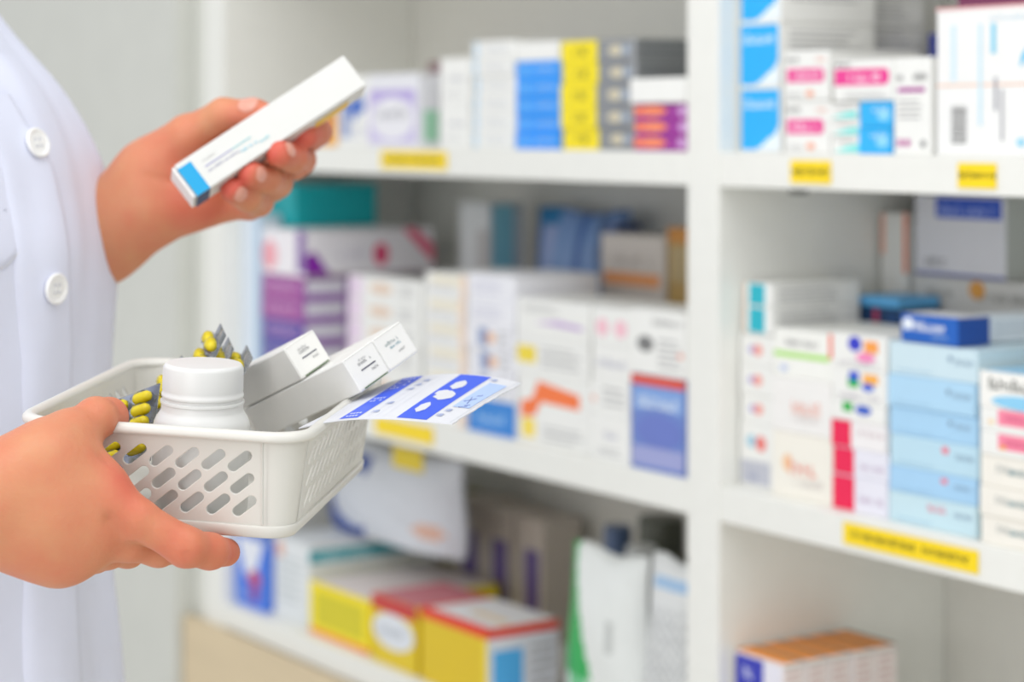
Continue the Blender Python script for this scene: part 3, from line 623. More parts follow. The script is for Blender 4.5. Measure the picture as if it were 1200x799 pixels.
# rolled rim
q = MB(); prof = []
RR = [(.0062, -.0012), (.0062, .0002), (.0050, .0018), (.0032, .0026), (.0014, .0022), (.0002, .0008), (0, -.0010), (.0004, -.0024), (.0016, -.0026), (.0018, -.0010), (.0040, -.0006), (.0046, -.0012)]
rg = [ring(i_, z, 14, RC + .003) for i_, z in RR]; rg.append(rg[0]); loft(q, rg, bpl)
rim = q.build('rim', basket, True)

def BP(x, y, z): return BO @ Vector((x, y, z))
BR = BO.to_3x3()
# ------------------------------------------------------------------ bottle
fz = -BH + .0025
bx_, by_ = .0865, .0378
bot = empty('pill_bottle', BO @ Matrix.Translation((bx_, by_, fz)))
tag(bot, 'white plastic pill bottle with ribbed screw cap standing in the basket', 'bottle')
q = MB(); r0 = .0243
q.lathe([(0, .0008), (r0 * .8, .0), (r0 * .96, .0015), (r0, .005), (r0, .0445), (r0 * .985, .048), (r0 * .94, .0505), (r0 * .885, .0525), (r0 * .86, .0535), (r0 * .845, .0545), (r0 * .845, .0575), (r0 * .865, .0578), (r0 * .865, .0590), (r0 * .80, .0592), (r0 * .80, .0605), (0, .0605)], botp, 96)
b = q.build('body', bot, False); autosmooth(b, 50)
q = MB()
def ribs(r, z, k): return (.00022 if k % 2 else -.00012) if .0645 < z < .0755 else 0
q.lathe([(0, .0606), (r0 * .83, .0606), (r0 * .845, .0612), (r0 * .845, .0625), (r0 * .825, .0630), (r0 * .825, .0646), (r0 * .82, .0754), (r0 * .80, .0768), (r0 * .77, .0775), (r0 * .72, .0776), (0, .0776)], botp, 220, ribs)
b = q.build('cap', bot, False); autosmooth(b, 60)

# ------------------------------------------------------------------ cartons in the basket
cw = '#ebeae6'
fa, fb, fc = ortho((-.62, .70, -.34), (.62, .70, .36), (.54, .03, -.84))
def tilted(bottom, length, wid, thk, label, ds, group=None):
    """bottom: near lower corner of the end face; axes fa away down left, fb away right, fc down"""
    # local x = fa reversed so that the printed end is face R; here: F = long side, R = end
    org = Vector(bottom) + fa * length      # front left bottom
    return carton(frame(org, -fa, fb, -fc), length, thk, wid, cw, ds, None, label, group=group)
prt = [T('R', .30, .62, .74, .73, '#aaaaaa'), T('R', .30, .73, .62, .80, '#bcbcbc'), Rr('R', .30, .47, .78, .505, '#4a4a5e'), T('R', .58, .32, .8, .4, '#9a9a9a'), Rr('R', .12, .015, .92, .05, '#4e6a3e'), Rr('R', .0, .06, 1, .067, '#c9c7bf')]
prt2 = [T('R', .24, .62, .7, .73, '#9aa8a8'), T('R', .3, .5, .72, .58, '#86aab4'), T('R', .5, .3, .74, .38, '#aaaaaa'), Rr('R', .0, .06, 1, .067, '#c9c7bf')]
TH_, WD_ = .0193, .0236
nb = P(424, 459.5, 1.118)
tilted(nb, .100, WD_, TH_, 'white carton at front of the leaning pair in the basket', prt, 'leaning cartons in the basket')
tilted(nb + fb * (WD_ + .0004) + fa * .0004, .095, WD_, TH_, 'white carton behind the front one of the leaning pair, touching its side', prt2, 'leaning cartons in the basket')
tilted(nb - fc * (TH_ + .0005) + fa * .0385, .070, WD_, TH_, 'white carton lying tilted on the leaning pair next to the bottle', prt, 'leaning cartons in the basket')

# ------------------------------------------------------------------ blister strips
clear = mat('#e8ecf4', .08, 'clear'); foil = mat('#c9cad0', .3, 'foil'); yel = mat('#ffe01e', .25, 'plastic')
def blister(name_pos, up, nrm, ln, wd, cols, rows_, label):
    up = Vector(up).normalized(); nrm = Vector(nrm); nrm = (nrm - up * nrm.dot(up)).normalized(); ax = nrm.cross(up)     # local x = ax, y = up, z = nrm
    M = frame(name_pos, ax, up, nrm)
    e = empty('blister_pack', M); tag(e, label, 'blister pack', 'blister packs in the basket')
    q = MB(); q.box(-wd / 2, 0, -.0001, wd / 2, ln, .0001, foil); b = q.build('foil_backing', e); b.matrix_parent_inverse = Matrix.Identity(4)
    q = MB(); cw_, ch_ = wd / cols, (ln - .008) / rows_
    q.box(-wd / 2, 0, .0002, wd / 2, ln, .0005, clear)
    pos = []
    for i in range(cols):
        for j in range(rows_):
            pos.append((-wd / 2 + cw_ * (i + .5), .004 + ch_ * (j + .5)))
    for (x, y) in pos:
        vs = []; fs = []; n = 20; R_ = ((1.0, .0005), (.98, .004), (.85, .0062), (.5, .0072), (0.02, .0074))
        for k_, (s_, z_) in enumerate(R_):
            for a in range(n):
                an = 2 * math.pi * a / n; vs.append((x + cw_ * .43 * s_ * math.cos(an), y + ch_ * .43 * s_ * math.sin(an), z_))
        for k_ in range(len(R_) - 1):
            for a in range(n): b_ = (a + 1) % n; fs.append((k_ * n + a, k_ * n + b_, (k_ + 1) * n + b_, (k_ + 1) * n + a))
        q.add(vs, fs, clear)
    b = q.build('clear_cover', e, True)
    for (x, y) in pos:
        q = MB(); rr_ = min(ch_ * .36, .0029); L_ = cw_ * .36
        prof = [(0, -L_)] + [(rr_ * math.sin(t * math.pi / 10), -L_ + rr_ * (1 - math.cos(t * math.pi / 10))) for t in range(1, 6)] + [(rr_ * 1.04, 0), (rr_ * 1.04, .0002)] + [(rr_ * math.cos(t * math.pi / 10), L_ - rr_ * (1 - math.sin(t * math.pi / 10))) for t in range(0, 5)] + [(0, L_)]
        q.lathe(prof, yel, 16); c_ = q.build('capsule', e, True)
        c_.matrix_local = Matrix.Translation((x, y, rr_ * 1.04 + .0007)) @ Matrix.Rotation(math.pi / 2, 4, 'Y')
    return e
def strip(px, py, dep, tx, ty, nrm, ln, label, cols=2, rows_=5, wd=.032, dy=0.0):
    tip = P(tx, ty, dep + dy); bse = P(px, py, dep); up = (tip - bse).normalized()
    return blister(tip - up * ln, up, nrm, ln, wd, cols, rows_, label)
NB = (-.86, -.25, .45)
strip(232, 446, 1.150, 262, 386, NB, .060, 'yellow capsule blister strip standing tallest behind the bottle')
strip(241, 462, 1.162, 271, 402, NB, .055, 'yellow capsule blister strip second in the leaning row behind the bottle')
strip(262, 470, 1.158, 293, 412, NB, .052, 'yellow capsule blister strip closest to the leaning white cartons')
strip(186, 480, 1.152, 216, 424, NB, .048, 'yellow capsule blister strip lowest at left behind the bottle')
strip(152, 521, 1.095, 160, 460, (-.5, -.85, .2), .046, 'yellow capsule blister strip between the thumb and the bottle', dy=.02)

# ------------------------------------------------------------------ prescription card
NU, NV = 36, 20
near = [(0, 350, 505, 1.060), (.2, 385, 497.5, 1.066), (.4, 420, 494, 1.07), (.6, 460, 494, 1.07), (.8, 498, 497, 1.07), (1, 531, 500, 1.07)]
far = [(0, 428, 463, 1.165), (.2, 462, 449, 1.17), (.4, 500, 443, 1.17), (.6, 538, 441.5, 1.17), (.8, 577, 445, 1.17), (1, 613, 452.5, 1.17)]
def interp(tab, u):
    for a, b in zip(tab, tab[1:]):
        if u <= b[0] + 1e-9:
            t = (u - a[0]) / (b[0] - a[0]); i = tab.index(a); p0 = tab[max(0, i - 1)]; p3 = tab[min(len(tab) - 1, i + 2)]
            r = []
            for k in (1, 2, 3):
                m1 = (b[k] - p0[k]) / 2 if i > 0 else b[k] - a[k]; m2 = (p3[k] - a[k]) / 2 if i < len(tab) - 2 else b[k] - a[k]
                r.append((2 * t**3 - 3 * t**2 + 1) * a[k] + (t**3 - 2 * t**2 + t) * m1 + (-2 * t**3 + 3 * t**2) * b[k] + (t**3 - t**2) * m2)
            return P(*r)
def SHT(u, v, e=0.0):
    a, b = interp(near, u), interp(far, u); p = a.lerp(b, v); p.z += .0016 + .0012 * math.sin(math.pi * v) * (u - .4) + e; return p
q = MB(); pw = mat('#e0e1e7', .4); vs = []; fs = []
for e in (0, -.0006):
    for j in range(NV + 1):
        for i in range(NU + 1):
            u = i / NU; 
            if i == NU: u -= .006 * (1 + math.sin(j * 2.3) * math.sin(j * 5.1)) 
            vs.append(SHT(u, j / NV, e))
o_ = (NU + 1) * (NV + 1)
for s_ in (0, 1):
    for j in range(NV):
        for i in range(NU):
            a = s_ * o_ + j * (NU + 1) + i; f = (a, a + 1, a + NU + 2, a + NU + 1); fs.append(f if s_ == 0 else f[::-1])
for j in range(NV):
    for i in (0, NU): a = j * (NU + 1) + i; fs.append((a, a + NU + 1, a + NU + 1 + o_, a + o_))
for i in range(NU):
    for j in (0, NV): a = j * (NU + 1) + i; fs.append((a, a + 1, a + 1 + o_, a + o_))
q.add(vs, fs, pw)
_pe = [.00012]
def patch(u0, v0, u1, v1, c, nu=4, nv=10, skew=0, e=None):
    _pe[0] += .000004; e = e or _pe[0]; vs = []; fs = []
    for j in range(nv + 1):
        for i in range(nu + 1):
            v = v0 + (v1 - v0) * j / nv; vs.append(SHT(min(.999, u0 + (u1 - u0) * i / nu + skew * v), v, e))
    for j in range(nv):
        for i in range(nu): a = j * (nu + 1) + i; fs.append((a, a + 1, a + nu + 2, a + nu + 1))
    q.add(vs, fs, mat(c, .4))
blu = '#2f5be8'
patch(.262, .02, .385, .985, blu, 4, 14)
patch(.615, .02, .80, .985, blu, 4, 14)
for v_ in (.06, .12, .40, .46, .70, .76, .84, .92):
    for k in range(4):
        if random.random() < .8: patch(.285 + .02 * k, v_, .298 + .02 * k, v_ + .025, '#dfe6fc', 1, 1)
for (u, v, du, dv) in ((.655, .16, .05, .16), (.66, .42, .09, .16), (.64, .50, .07, .1), (.665, .66, .06, .16)):
    n = 12; vs = [SHT(u + du * .5 + du * .62 * math.cos(k * math.pi / 6) * (1 + .15 * math.sin(3 * k)), v + dv * .5 + dv * .6 * math.sin(k * math.pi / 6) * (1 + .12 * math.cos(2 * k)), .0003) for k in range(n)]
    q.add(vs, [tuple(range(n))], pw)
patch(.84, .30, .955, .86, '#b4cbf6', 3, 8)
for k in range(5): patch(.06 + .036 * k, .1, .0625 + .036 * k, .8, '#c9cedd', 1, 6)
for k in range(3): patch(.44 + .045 * k, .03, .4425 + .045 * k, .95, '#dcdfe8', 1, 8)
for (u, v) in ((.42, .12), (.43, .3), (.42, .62), (.43, .72), (.44, .82), (.82, .1), (.83, .2), (.82, .9)):
    for k in range(3): patch(u + .012 * k, v, u + .018 * k * .3 + .012 * k + .004, v + .05, '#a9b4d8', 1, 2)
for a, b in (((.86, .42), (.91, .50)), ((.87, .52), (.90, .38)), ((.89, .55), (.915, .58)), ((.90, .34), (.93, .36)), ((.88, .30), (.925, .33))):
    q.tube([SHT(*a, .00025), SHT((a[0] + b[0]) / 2 + .004, (a[1] + b[1]) / 2, .00025), SHT(*b, .00025)], .0002, mat('#3c4a98', .4), 5)
patch(.975, .0, .9768, 1, '#9aa0a8', 1, 14)
pc = q.build('prescription_card', smooth=True); autosmooth(pc, 30)
tag(pc, 'curved white card with two blue bars jutting out of the basket', 'card')

# ------------------------------------------------------------------ held carton
hl, hw, ht = ortho((.78, .28, .595), (.60, -.27, -.75), (-.30, .88, -.31))
if hl.cross(-hw).dot(ht) > 0: pass
O0 = P(204, 194, 1.250)            # upper left corner of the big face
HL, HW_, HT = .1245, .0232, .0200
# frame: x = hl (long), z = -hw (up across the big face), y = into depth
hy = (-hw).cross(hl)
org = O0 + hw * HW_
hd = [Rr('F', .0, .0, .075, 1, '#00a0d8'), T('F', .115, .42, .30, .50, '#9a9ab4'), Rr('F', .115, .60, .27, .63, '#8c8cc0'), Rr('F', .27, .60, .38, .63, '#7fc4cc'), T('F', .12, .78, .2, .84, '#b4b4b4'), T('F', .30, .36, .40, .46, '#6fc0d8'), T('F', .40, .30, .46, .40, '#8fd0dc')]
M = frame(org, hl, hy, -hw)
q = MB(); q.box(0, 0, 0, HL, HT, HW_, mat('#dededa', .4), .0005)
decals(q, HL, HT, HW_, hd)
e = .0002
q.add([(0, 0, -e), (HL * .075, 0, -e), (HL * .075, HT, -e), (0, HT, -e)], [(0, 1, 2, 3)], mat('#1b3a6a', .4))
q.add([(HL * .7, HT * .45, -e), (HL * .9, HT * .4, -e), (HL * .9, HT, -e), (HL * .7, HT, -e)], [(0, 1, 2, 3)], mat('#f2c43c', .4))
q.box(-.0022, .0004, .0006, -.0004, HT - .0006, HW_ - .0006, mat('#f1efec', .4), .0004)
held = q.build('medicine_carton', matrix=M)
tag(held, 'long white carton with cyan end band held up in the left hand', 'carton')

# ------------------------------------------------------------------ implicit surfaces for the hands
def smin(a, b, k):
    h = np.clip(.5 + .5 * (b - a) / k, 0, 1); return b * (1 - h) + a * h - k * h * (1 - h)
def cone(p, a, b, ra, rb):
    ab = b - a; t = np.clip(((p - a) @ ab) / (ab @ ab), 0, 1)
    return np.sqrt(((p - a - t[..., None] * ab) ** 2).sum(-1)) - (ra + (rb - ra) * t)
def pos(j): return np.array(P(j[0], j[1], j[2])[:])
def field(p, spec):
    d = None
    for ch in spec['palm']:
        for a, b in zip(ch, ch[1:]):
            c_ = cone(p, pos(a), pos(b), a[3] / 1000, b[3] / 1000); d = c_ if d is None else smin(d, c_, spec.get('kp', .012))
    out = None
    for ch in spec['fingers']:
        f_ = None
        for a, b in zip(ch, ch[1:]):
            c_ = cone(p, pos(a), pos(b), a[3] / 1000, b[3] / 1000); f_ = c_ if f_ is None else smin(f_, c_, .004)
        g_ = smin(d, f_, spec.get('kf', .007)); out = g_ if out is None else smin(out, g_, .0012)
    for cr in spec.get('creases', ()):      # thin grooves
        for a, b in zip(cr[0], cr[0][1:]):
            c_ = cone(p, pos(a), pos(b), .0, .0); w_ = cr[1]; out = out + cr[2] * np.exp(-(c_ / w_) ** 2)
    return out
def surface(spec, vox):
    al = [j for k in ('palm', 'fingers') for ch in spec[k] for j in ch]
    pp = np.array([pos(j) for j in al]); rr_ = np.array([j[3] / 1000 for j in al])[:, None]
    lo = (pp - rr_).min(0) - .02; hi = (pp + rr_).max(0) + .02
    n = np.ceil((hi - lo) / vox).astype(int) + 1
    D = np.empty(n, dtype=np.float32)
    ys, zs = np.arange(n[1]) * vox + lo[1], np.arange(n[2]) * vox + lo[2]
    YY, ZZ = np.meshgrid(ys, zs, indexing='ij')
    for i in range(n[0]):
        D[i] = field(np.stack([np.full_like(YY, lo[0] + i * vox), YY, ZZ], -1), spec)
    ins_ = D < 0; c8 = np.zeros(n - 1, dtype=int)
    for dx in (0, 1):
        for dy in (0, 1):
            for dz in (0, 1): c8 += ins_[dx:n[0] - 1 + dx, dy:n[1] - 1 + dy, dz:n[2] - 1 + dz]
    act = (c8 > 0) & (c8 < 8); idx = -np.ones(act.shape, dtype=int); cells = np.argwhere(act); idx[act] = np.arange(len(cells))
    V = lo + (cells + .5) * vox
    for it in range(4):                    # pull the points onto the surface
        f0 = field(V, spec); G = np.stack([field(V + np.eye(3)[k] * 1e-4, spec) - f0 for k in range(3)], -1) / 1e-4
        G /= np.maximum((G ** 2).sum(-1, keepdims=True), .3); st = f0[:, None] * G
        V = V - np.clip(st, -vox, vox) * .9
    F = []
    for ax in range(3):
        o1, o2 = (ax + 1) % 3, (ax + 2) % 3
        sl0 = [slice(None)] * 3; sl1 = [slice(None)] * 3; sl0[ax] = slice(0, -1); sl1[ax] = slice(1, None)
        A, B = ins_[tuple(sl0)], ins_[tuple(sl1)]
        for flip, C in ((False, A & ~B), (True, ~A & B)):
            e_ = np.argwhere(C); e_ = e_[(e_[:, o1] > 0) & (e_[:, o2] > 0) & (e_[:, o1] < n[o1] - 1) & (e_[:, o2] < n[o2] - 1)]
            q_ = []
            for a, b in ((0, 0), (1, 0), (1, 1), (0, 1)):
                t = e_.copy(); t[:, o1] -= 1 - a; t[:, o2] -= 1 - b; q_.append(idx[t[:, 0], t[:, 1], t[:, 2]])
            q_ = np.stack(q_, -1); F.append(q_[:, ::-1] if flip else q_)
    return V, np.concatenate(F)

# right hand, holding the basket from below the left end
right = dict(kp=.016, kf=.008,
  palm=[[(-380, 560, 1.10, 36), (-150, 585, 1.03, 24), (0, 577, 1.015, 18.5)],
        [(-380, 600, 1.10, 36), (-150, 604, 1.03, 24), (0, 601, 1.015, 17)],
        [(0, 577, 1.015, 18), (60, 562, 1.018, 14), (118, 578, 1.022, 12)],
        [(0, 595, 1.015, 18), (70, 600, 1.018, 15), (120, 604, 1.022, 12)],
        [(0, 606, 1.015, 14), (50, 626, 1.016, 12.5), (100, 632, 1.020, 12.5)],
        [(28, 634, 1.018, 11.5), (70, 652, 1.020, 12.5)],
        [(0, 570, 1.015, 15), (45, 543, 1.020, 12), (82, 512, 1.030, 10.5)],
        [(60, 535, 1.020, 11), (108, 560, 1.026, 8)]],
  fingers=[[(60, 530, 1.025, 12), (84, 510, 1.032, 10.8), (112, 490, 1.043, 9.8), (127, 489, 1.058, 9.2), (130, 498, 1.074, 7.8)],
           [(112, 578, 1.020, 11.5), (160, 608, 1.019, 9.6), (218, 641, 1.022, 9.2), (246, 646, 1.034, 8.2), (265, 647, 1.050, 6.9)],
           [(100, 618, 1.020, 11.5), (150, 635, 1.028, 9), (186, 643, 1.040, 8.3), (216, 642, 1.075, 7.6), (236, 637, 1.098, 6.8)],
           [(85, 636, 1.022, 11), (125, 645, 1.036, 8.6), (150, 645, 1.056, 8.0), (172, 638, 1.092, 7.4), (192, 633, 1.114, 6.6)],
           [(68, 650, 1.024, 10), (98, 655, 1.048, 8.2), (112, 652, 1.068, 7.6), (132, 642, 1.098, 6.8), (150, 637, 1.118, 6)]],
  creases=[([(130, 610, 1.009), (143, 622, 1.009)], .0045, .0016), ([(118, 600, 1.008), (126, 606, 1.008)], .003, .0006), ([(40, 560, 1.006), (95, 590, 1.008)], .005, .0006), ([(50, 600, 1.004), (100, 612, 1.008)], .005, .0006), ([(160, 640, 1.014), (200, 661, 1.024)], .0022, .0012),
           ([(112, 508, 1.018), (121, 530, 1.018), (126, 548, 1.02)], .003, .0008),
           ([(216, 648, 1.012), (219, 660, 1.016)], .0012, .0007), ([(222, 648, 1.013), (225, 660, 1.017)], .0012, .0004)])
# left hand, palm to the viewer, closing on the long carton
left = dict(kp=.016, kf=.008,
  palm=[[(-160, 490, 1.40, 38), (-20, 385, 1.375, 30), (122, 268, 1.345, 24.5)],
        [(122, 262, 1.345, 22), (165, 225, 1.34, 16), (220, 180, 1.345, 12.5), (290, 160, 1.352, 11)],
        [(122, 280, 1.345, 20), (180, 232, 1.338, 18), (240, 195, 1.345, 12.5), (300, 175, 1.352, 10.5)],
        [(122, 290, 1.345, 18), (185, 243, 1.335, 16), (235, 232, 1.335, 14), (265, 232, 1.340, 11.5)],
        [(140, 255, 1.340, 18), (175, 200, 1.335, 15), (218, 162, 1.322, 12)],
        [(220, 225, 1.333, 14), (280, 205, 1.345, 11)]],
  fingers=[[(185, 190, 1.333, 14), (222, 158, 1.322, 11.5), (262, 134, 1.312, 9.8), (298, 132, 1.305, 8.2), (312, 134, 1.302, 7)],
           [(255, 236, 1.338, 10.5), (292, 240, 1.332, 9), (303, 236, 1.318, 8.8), (290, 231, 1.282, 8.2), (273, 223, 1.266, 7.6)],
           [(275, 215, 1.345, 10.5), (318, 218, 1.338, 9.4), (324, 214, 1.322, 9.4), (311, 209, 1.284, 8.7), (294, 204, 1.266, 8)],
           [(290, 190, 1.350, 10.5), (344, 192, 1.342, 9.6), (351, 187, 1.326, 9.6), (342, 184, 1.290, 9), (328, 180, 1.270, 8.3)],
           [(295, 165, 1.352, 10.5), (362, 160, 1.348, 9.4), (371, 154, 1.335, 9.2), (368, 155, 1.312, 8.6), (357, 160, 1.292, 8)]],
  creases=[([(165, 205, 1.31), (200, 212, 1.315), (225, 222, 1.315), (233, 235, 1.318)], .003, .0007), ([(150, 238, 1.315), (180, 262, 1.32)], .003, .0005),
           ([(262, 232, 1.318), (268, 250, 1.32)], .0025, .0008)])
skin = bpy.data.materials.new('skin'); skin.use_nodes = True
nt = skin.node_tree; b = nt.nodes['Principled BSDF']
at = nt.nodes.new('ShaderNodeAttribute'); at.attribute_name = 'blush'
tc = nt.nodes.new('ShaderNodeTexCoord'); no = nt.nodes.new('ShaderNodeTexNoise'); no.inputs['Scale'].default_value = 45; no.inputs['Detail'].default_value = 3
nt.links.new(tc.outputs['Object'], no.inputs['Vector'])
ad = nt.nodes.new('ShaderNodeMath'); ad.operation = 'MULTIPLY_ADD'; nt.links.new(no.outputs[0], ad.inputs[0]); ad.inputs[1].default_value = .7; nt.links.new(at.outputs['Fac'], ad.inputs[2])
cr_ = nt.nodes.new('ShaderNodeValToRGB'); cr_.color_ramp.elements[0].position = .2; cr_.color_ramp.elements[0].color = lin('#d3926a'); cr_.color_ramp.elements[1].position = 1.1; cr_.color_ramp.elements[1].color = lin('#d25c4a')
nt.links.new(ad.outputs[0], cr_.inputs[0]); nt.links.new(cr_.outputs[0], b.inputs['Base Color'])
b.inputs['Roughness'].default_value = .5; b.inputs['Subsurface Weight'].default_value = .25; b.inputs['Subsurface Radius'].default_value = (.006, .0022, .001); b.inputs['Subsurface Scale'].default_value = 1
n2 = nt.nodes.new('ShaderNodeTexNoise'); n2.inputs['Scale'].default_value = 700; bp = nt.nodes.new('ShaderNodeBump'); bp.inputs['Strength'].default_value = .45; bp.inputs['Distance'].default_value = .0006; n2.inputs['Scale'].default_value = 420; n2.inputs['Detail'].default_value = 5
nt.links.new(tc.outputs['Object'], n2.inputs['Vector']); nt.links.new(n2.outputs[0], bp.inputs['Height']); nt.links.new(bp.outputs[0], b.inputs['Normal'])

person = empty('person', Matrix.Translation((-.40, 1.30, 0)))
tag(person, 'person in a white buttoned coat holding a basket and a carton', 'person')
Vr, Fr = surface(right, .0017)
Vl, Fl = surface(left, .0021)
allV = np.concatenate([Vr, Vl]); allF = np.concatenate([Fr, Fl + len(Vr)])
red = [(222, 655, 1.013, .011, .35), (275, 648, 1.045, .014, .4), (150, 560, 1.015, .010, .4), (178, 588, 1.012, .010, .2), (140, 490, 1.06, .016, .3), (137, 618, 1.006, .008, .15),
       (262, 216, 1.26, .008, .6), (282, 198, 1.26, .008, .6), (318, 174, 1.265, .008, .6), (352, 155, 1.285, .014, .6), (300, 130, 1.30, .012, .3), (215, 240, 1.32, .018, .25), (200, 180, 1.325, .018, .15), (245, 240, 1.325, .014, .15), (370, 155, 1.33, .02, .35)]
bl_ = np.zeros(len(allV))
for x, y, d, s_, w_ in red:
    c_ = pos((x, y, d)); bl_ += w_ * np.exp(-((allV - c_) ** 2).sum(-1) / (2 * s_ ** 2))
import_loc = np.array(person.location)
allVl = allV - np.array([-.40, 1.30, 0])
# coarse trunk inside the coat, neck and the upper arms, in the same mesh
body = obj('body', allVl, allF.tolist(), skin, person, smooth=True); body.matrix_parent_inverse = Matrix.Identity(4)
at_ = body.data.attributes.new('blush', 'FLOAT', 'POINT'); at_.data.foreach_set('value', np.clip(bl_, 0, 1).astype(np.float32))
# nails
nm = mat('#e3a08c', .3, 'plastic')
def nail(c, tip_dir, nrm, ln, wd, name='fingernail'):
    c = Vector(c); nrm = Vector(nrm).normalized(); t = Vector(tip_dir); t = (t - nrm * t.dot(nrm)).normalized(); a = t.cross(nrm)
    vs = []; fs = []; n = 10
    for j in range(n + 1):
        for i in range(n + 1):
            u, v = 2 * i / n - 1, 2 * j / n - 1
            uu, vv = u * math.sqrt(1 - .42 * v * v), v * math.sqrt(1 - .42 * u * u)
            vs.append(c + a * (uu * wd / 2) + t * (vv * ln / 2) - nrm * (.0016 * uu * uu + .0006 * vv * vv) - Vector(person.location))
    V = np.array([(v + Vector(person.location))[:] for v in vs])
    for it in range(6):
        f0 = field(V, left) - .00035; G = np.stack([field(V + np.eye(3)[k] * 1e-4, left) - .00035 - f0 for k in range(3)], -1) / 1e-4
        V = V - np.clip(f0[:, None] * G, -.003, .003)
    vs = [Vector(v) - Vector(person.location) for v in V]
    m_ = len(vs); vs += [v - nrm * .0005 for v in vs]
    for j in range(n):
        for i in range(n):
            k = j * (n + 1) + i; fs.append((k, k + n + 1, k + n + 2, k + 1)); fs.append((m_ + k, m_ + k + 1, m_ + k + n + 2, m_ + k + n + 1))
    o = obj(name, vs, fs, nm, body, smooth=True); return o
NAILS = [((273, 223, 1.266), (290, 231, 1.282), 7.6), ((294, 204, 1.266), (311, 209, 1.284), 8), ((328, 180, 1.270), (342, 184, 1.290), 8.3), ((357, 160, 1.292), (368, 155, 1.312), 8)]
for tp, pr_, r_ in NAILS:
    a = P(*tp); d = (a - P(*pr_)).normalized()
    nr = Vector((-.15, -1, .15)); nr = (nr - d * nr.dot(d)).normalized()
    nail(a + d * r_ * .0001 + nr * (r_ / 1000 - .0001), d, nr, .0098, .0090)
a = P(298, 132, 1.305); d = (P(312, 134, 1.302) - a).normalized(); nr = Vector((-.05, -.75, .65)); nr = (nr - d * nr.dot(d)).normalized()
nail(a + nr * .0081 - d * .002, d, nr, .012, .011)

# ------------------------------------------------------------------ coat
coatm = mat('#e2e6f8', .6, 'cloth')
PHI = math.radians(33)
FW = Vector((math.cos(PHI), -math.sin(PHI), 0)); RT = Vector((-math.sin(PHI), -math.cos(PHI), 0))
CONT = [(-200, -230), (-100, -110), (0, -30), (45, 0), (85, 38), (118, 60), (165, 85), (210, 100), (265, 111), (310, 115), (370, 110), (430, 105), (480, 104), (560, 104), (640, 105), (690, 108), (740, 117), (799, 123), (1000, 150), (1300, 175), (1900, 190)]
def cont(y):
    for (y0, x0), (y1, x1) in zip(CONT, CONT[1:]):
        if y <= y1:
            t = max(0, (y - y0) / (y1 - y0)); return x0 + (x1 - x0) * t
    return CONT[-1][1]
CYD = 1.285
def dims(z):
    t = (1.45 - z) / .25
    a = .075 + .045 * min(1, max(0, (1.44 - z) / .16)); b_ = .10 + .065 * min(1, max(0, (1.45 - z) / .14))
    if z < 1.1: a += .012 * min(1, (1.1 - z) / .4); b_ += .02 * min(1, (1.1 - z) / .4)
    return a, b_
def cpt(th, z, off=0.0):
    a, b_ = dims(z); a += off; b_ += off
    y = HY + (CZ - z) * FP / CYD
    cx_ = (sum(cont(y + k * 12) for k in (-2, -1, 0, 1, 2)) / 5 - CX) / FP * CYD - math.sqrt((dims(z)[0] * math.cos(PHI)) ** 2 + (dims(z)[1] * math.sin(PHI)) ** 2)
    w = .0034 * math.sin(7 * th + 9 * z) * math.sin(3 * th - 5 * z + 1) + .0010 * math.sin(13 * th + 17 * z + 2 * math.sin(6 * z)) + .0004 * math.sin(31 * th + 6 * math.sin(9 * z))
    k = 1 + w / .14
    ct, st = math.cos(th), math.sin(th)
    return Vector((cx_, CYD, z)) + FW * (a * ct * k) + RT * (b_ * st * k)
q = MB(); NT, NZ_ = 160, 130; z0_, z1_ = .42, 1.455
loc = Vector(person.location)
rings = []
for j in range(NZ_ + 1):
    z = z0_ + (z1_ - z0_) * j / NZ_
    rings.append([cpt(2 * math.pi * i / NT, z) - loc for i in range(NT)])
loft(q, rings, coatm); loft(q, [[p + (Vector((0, 0, 0)) - (p - Vector((sum(v.x for v in r) / NT, sum(v.y for v in r) / NT, p.z)))) * .02 for p in r] for r in rings], coatm, True, True)
def tht(px, py):           # angle on the front of the coat that shows at this pixel
    z = CZ - (py - HY) / FP * (CYD - .09); best = None
    for i in range(400):
        th = -1.2 + 3.2 * i / 400; p = cpt(th, z); X_ = CX + FP * p.x / p.y; Y_ = HY + FP * (CZ - p.z) / p.y
        nrm_ok = True
        e_ = abs(X_ - px)
        if best is None or e_ < best[0]:
            best = (e_, th, z, Y_)
    return best[1], z
# front edge of the placket, slightly raised
pts_ = [tht(x, y) for x, y in ((2, 100), (30, 150), (60, 200), (72, 260), (78, 330), (82, 430), (84, 560), (86, 700), (90, 799))]
def pth(z):
    for (t0, za), (t1, zb2) in zip(pts_, pts_[1:]):
        if z >= zb2: k = min(1, max(0, (za - z) / (za - zb2))); return t0 + (t1 - t0) * k
    return pts_[-1][0]
rg = []
for j in range(90):
    z = 1.37 - (1.37 - .45) * j / 89; t1 = pth(z); wid = .036 / .14
    rg.append([cpt(t1 - .012, z, .0002) - loc, cpt(t1, z, .0026) - loc] + [cpt(t1 + wid * k / 8, z, .0026) - loc for k in range(1, 8)] + [cpt(t1 + wid, z, .0014) - loc, cpt(t1 + wid + .012, z, .0001) - loc])
loft(q, rg, coatm, False, True)
coat = None
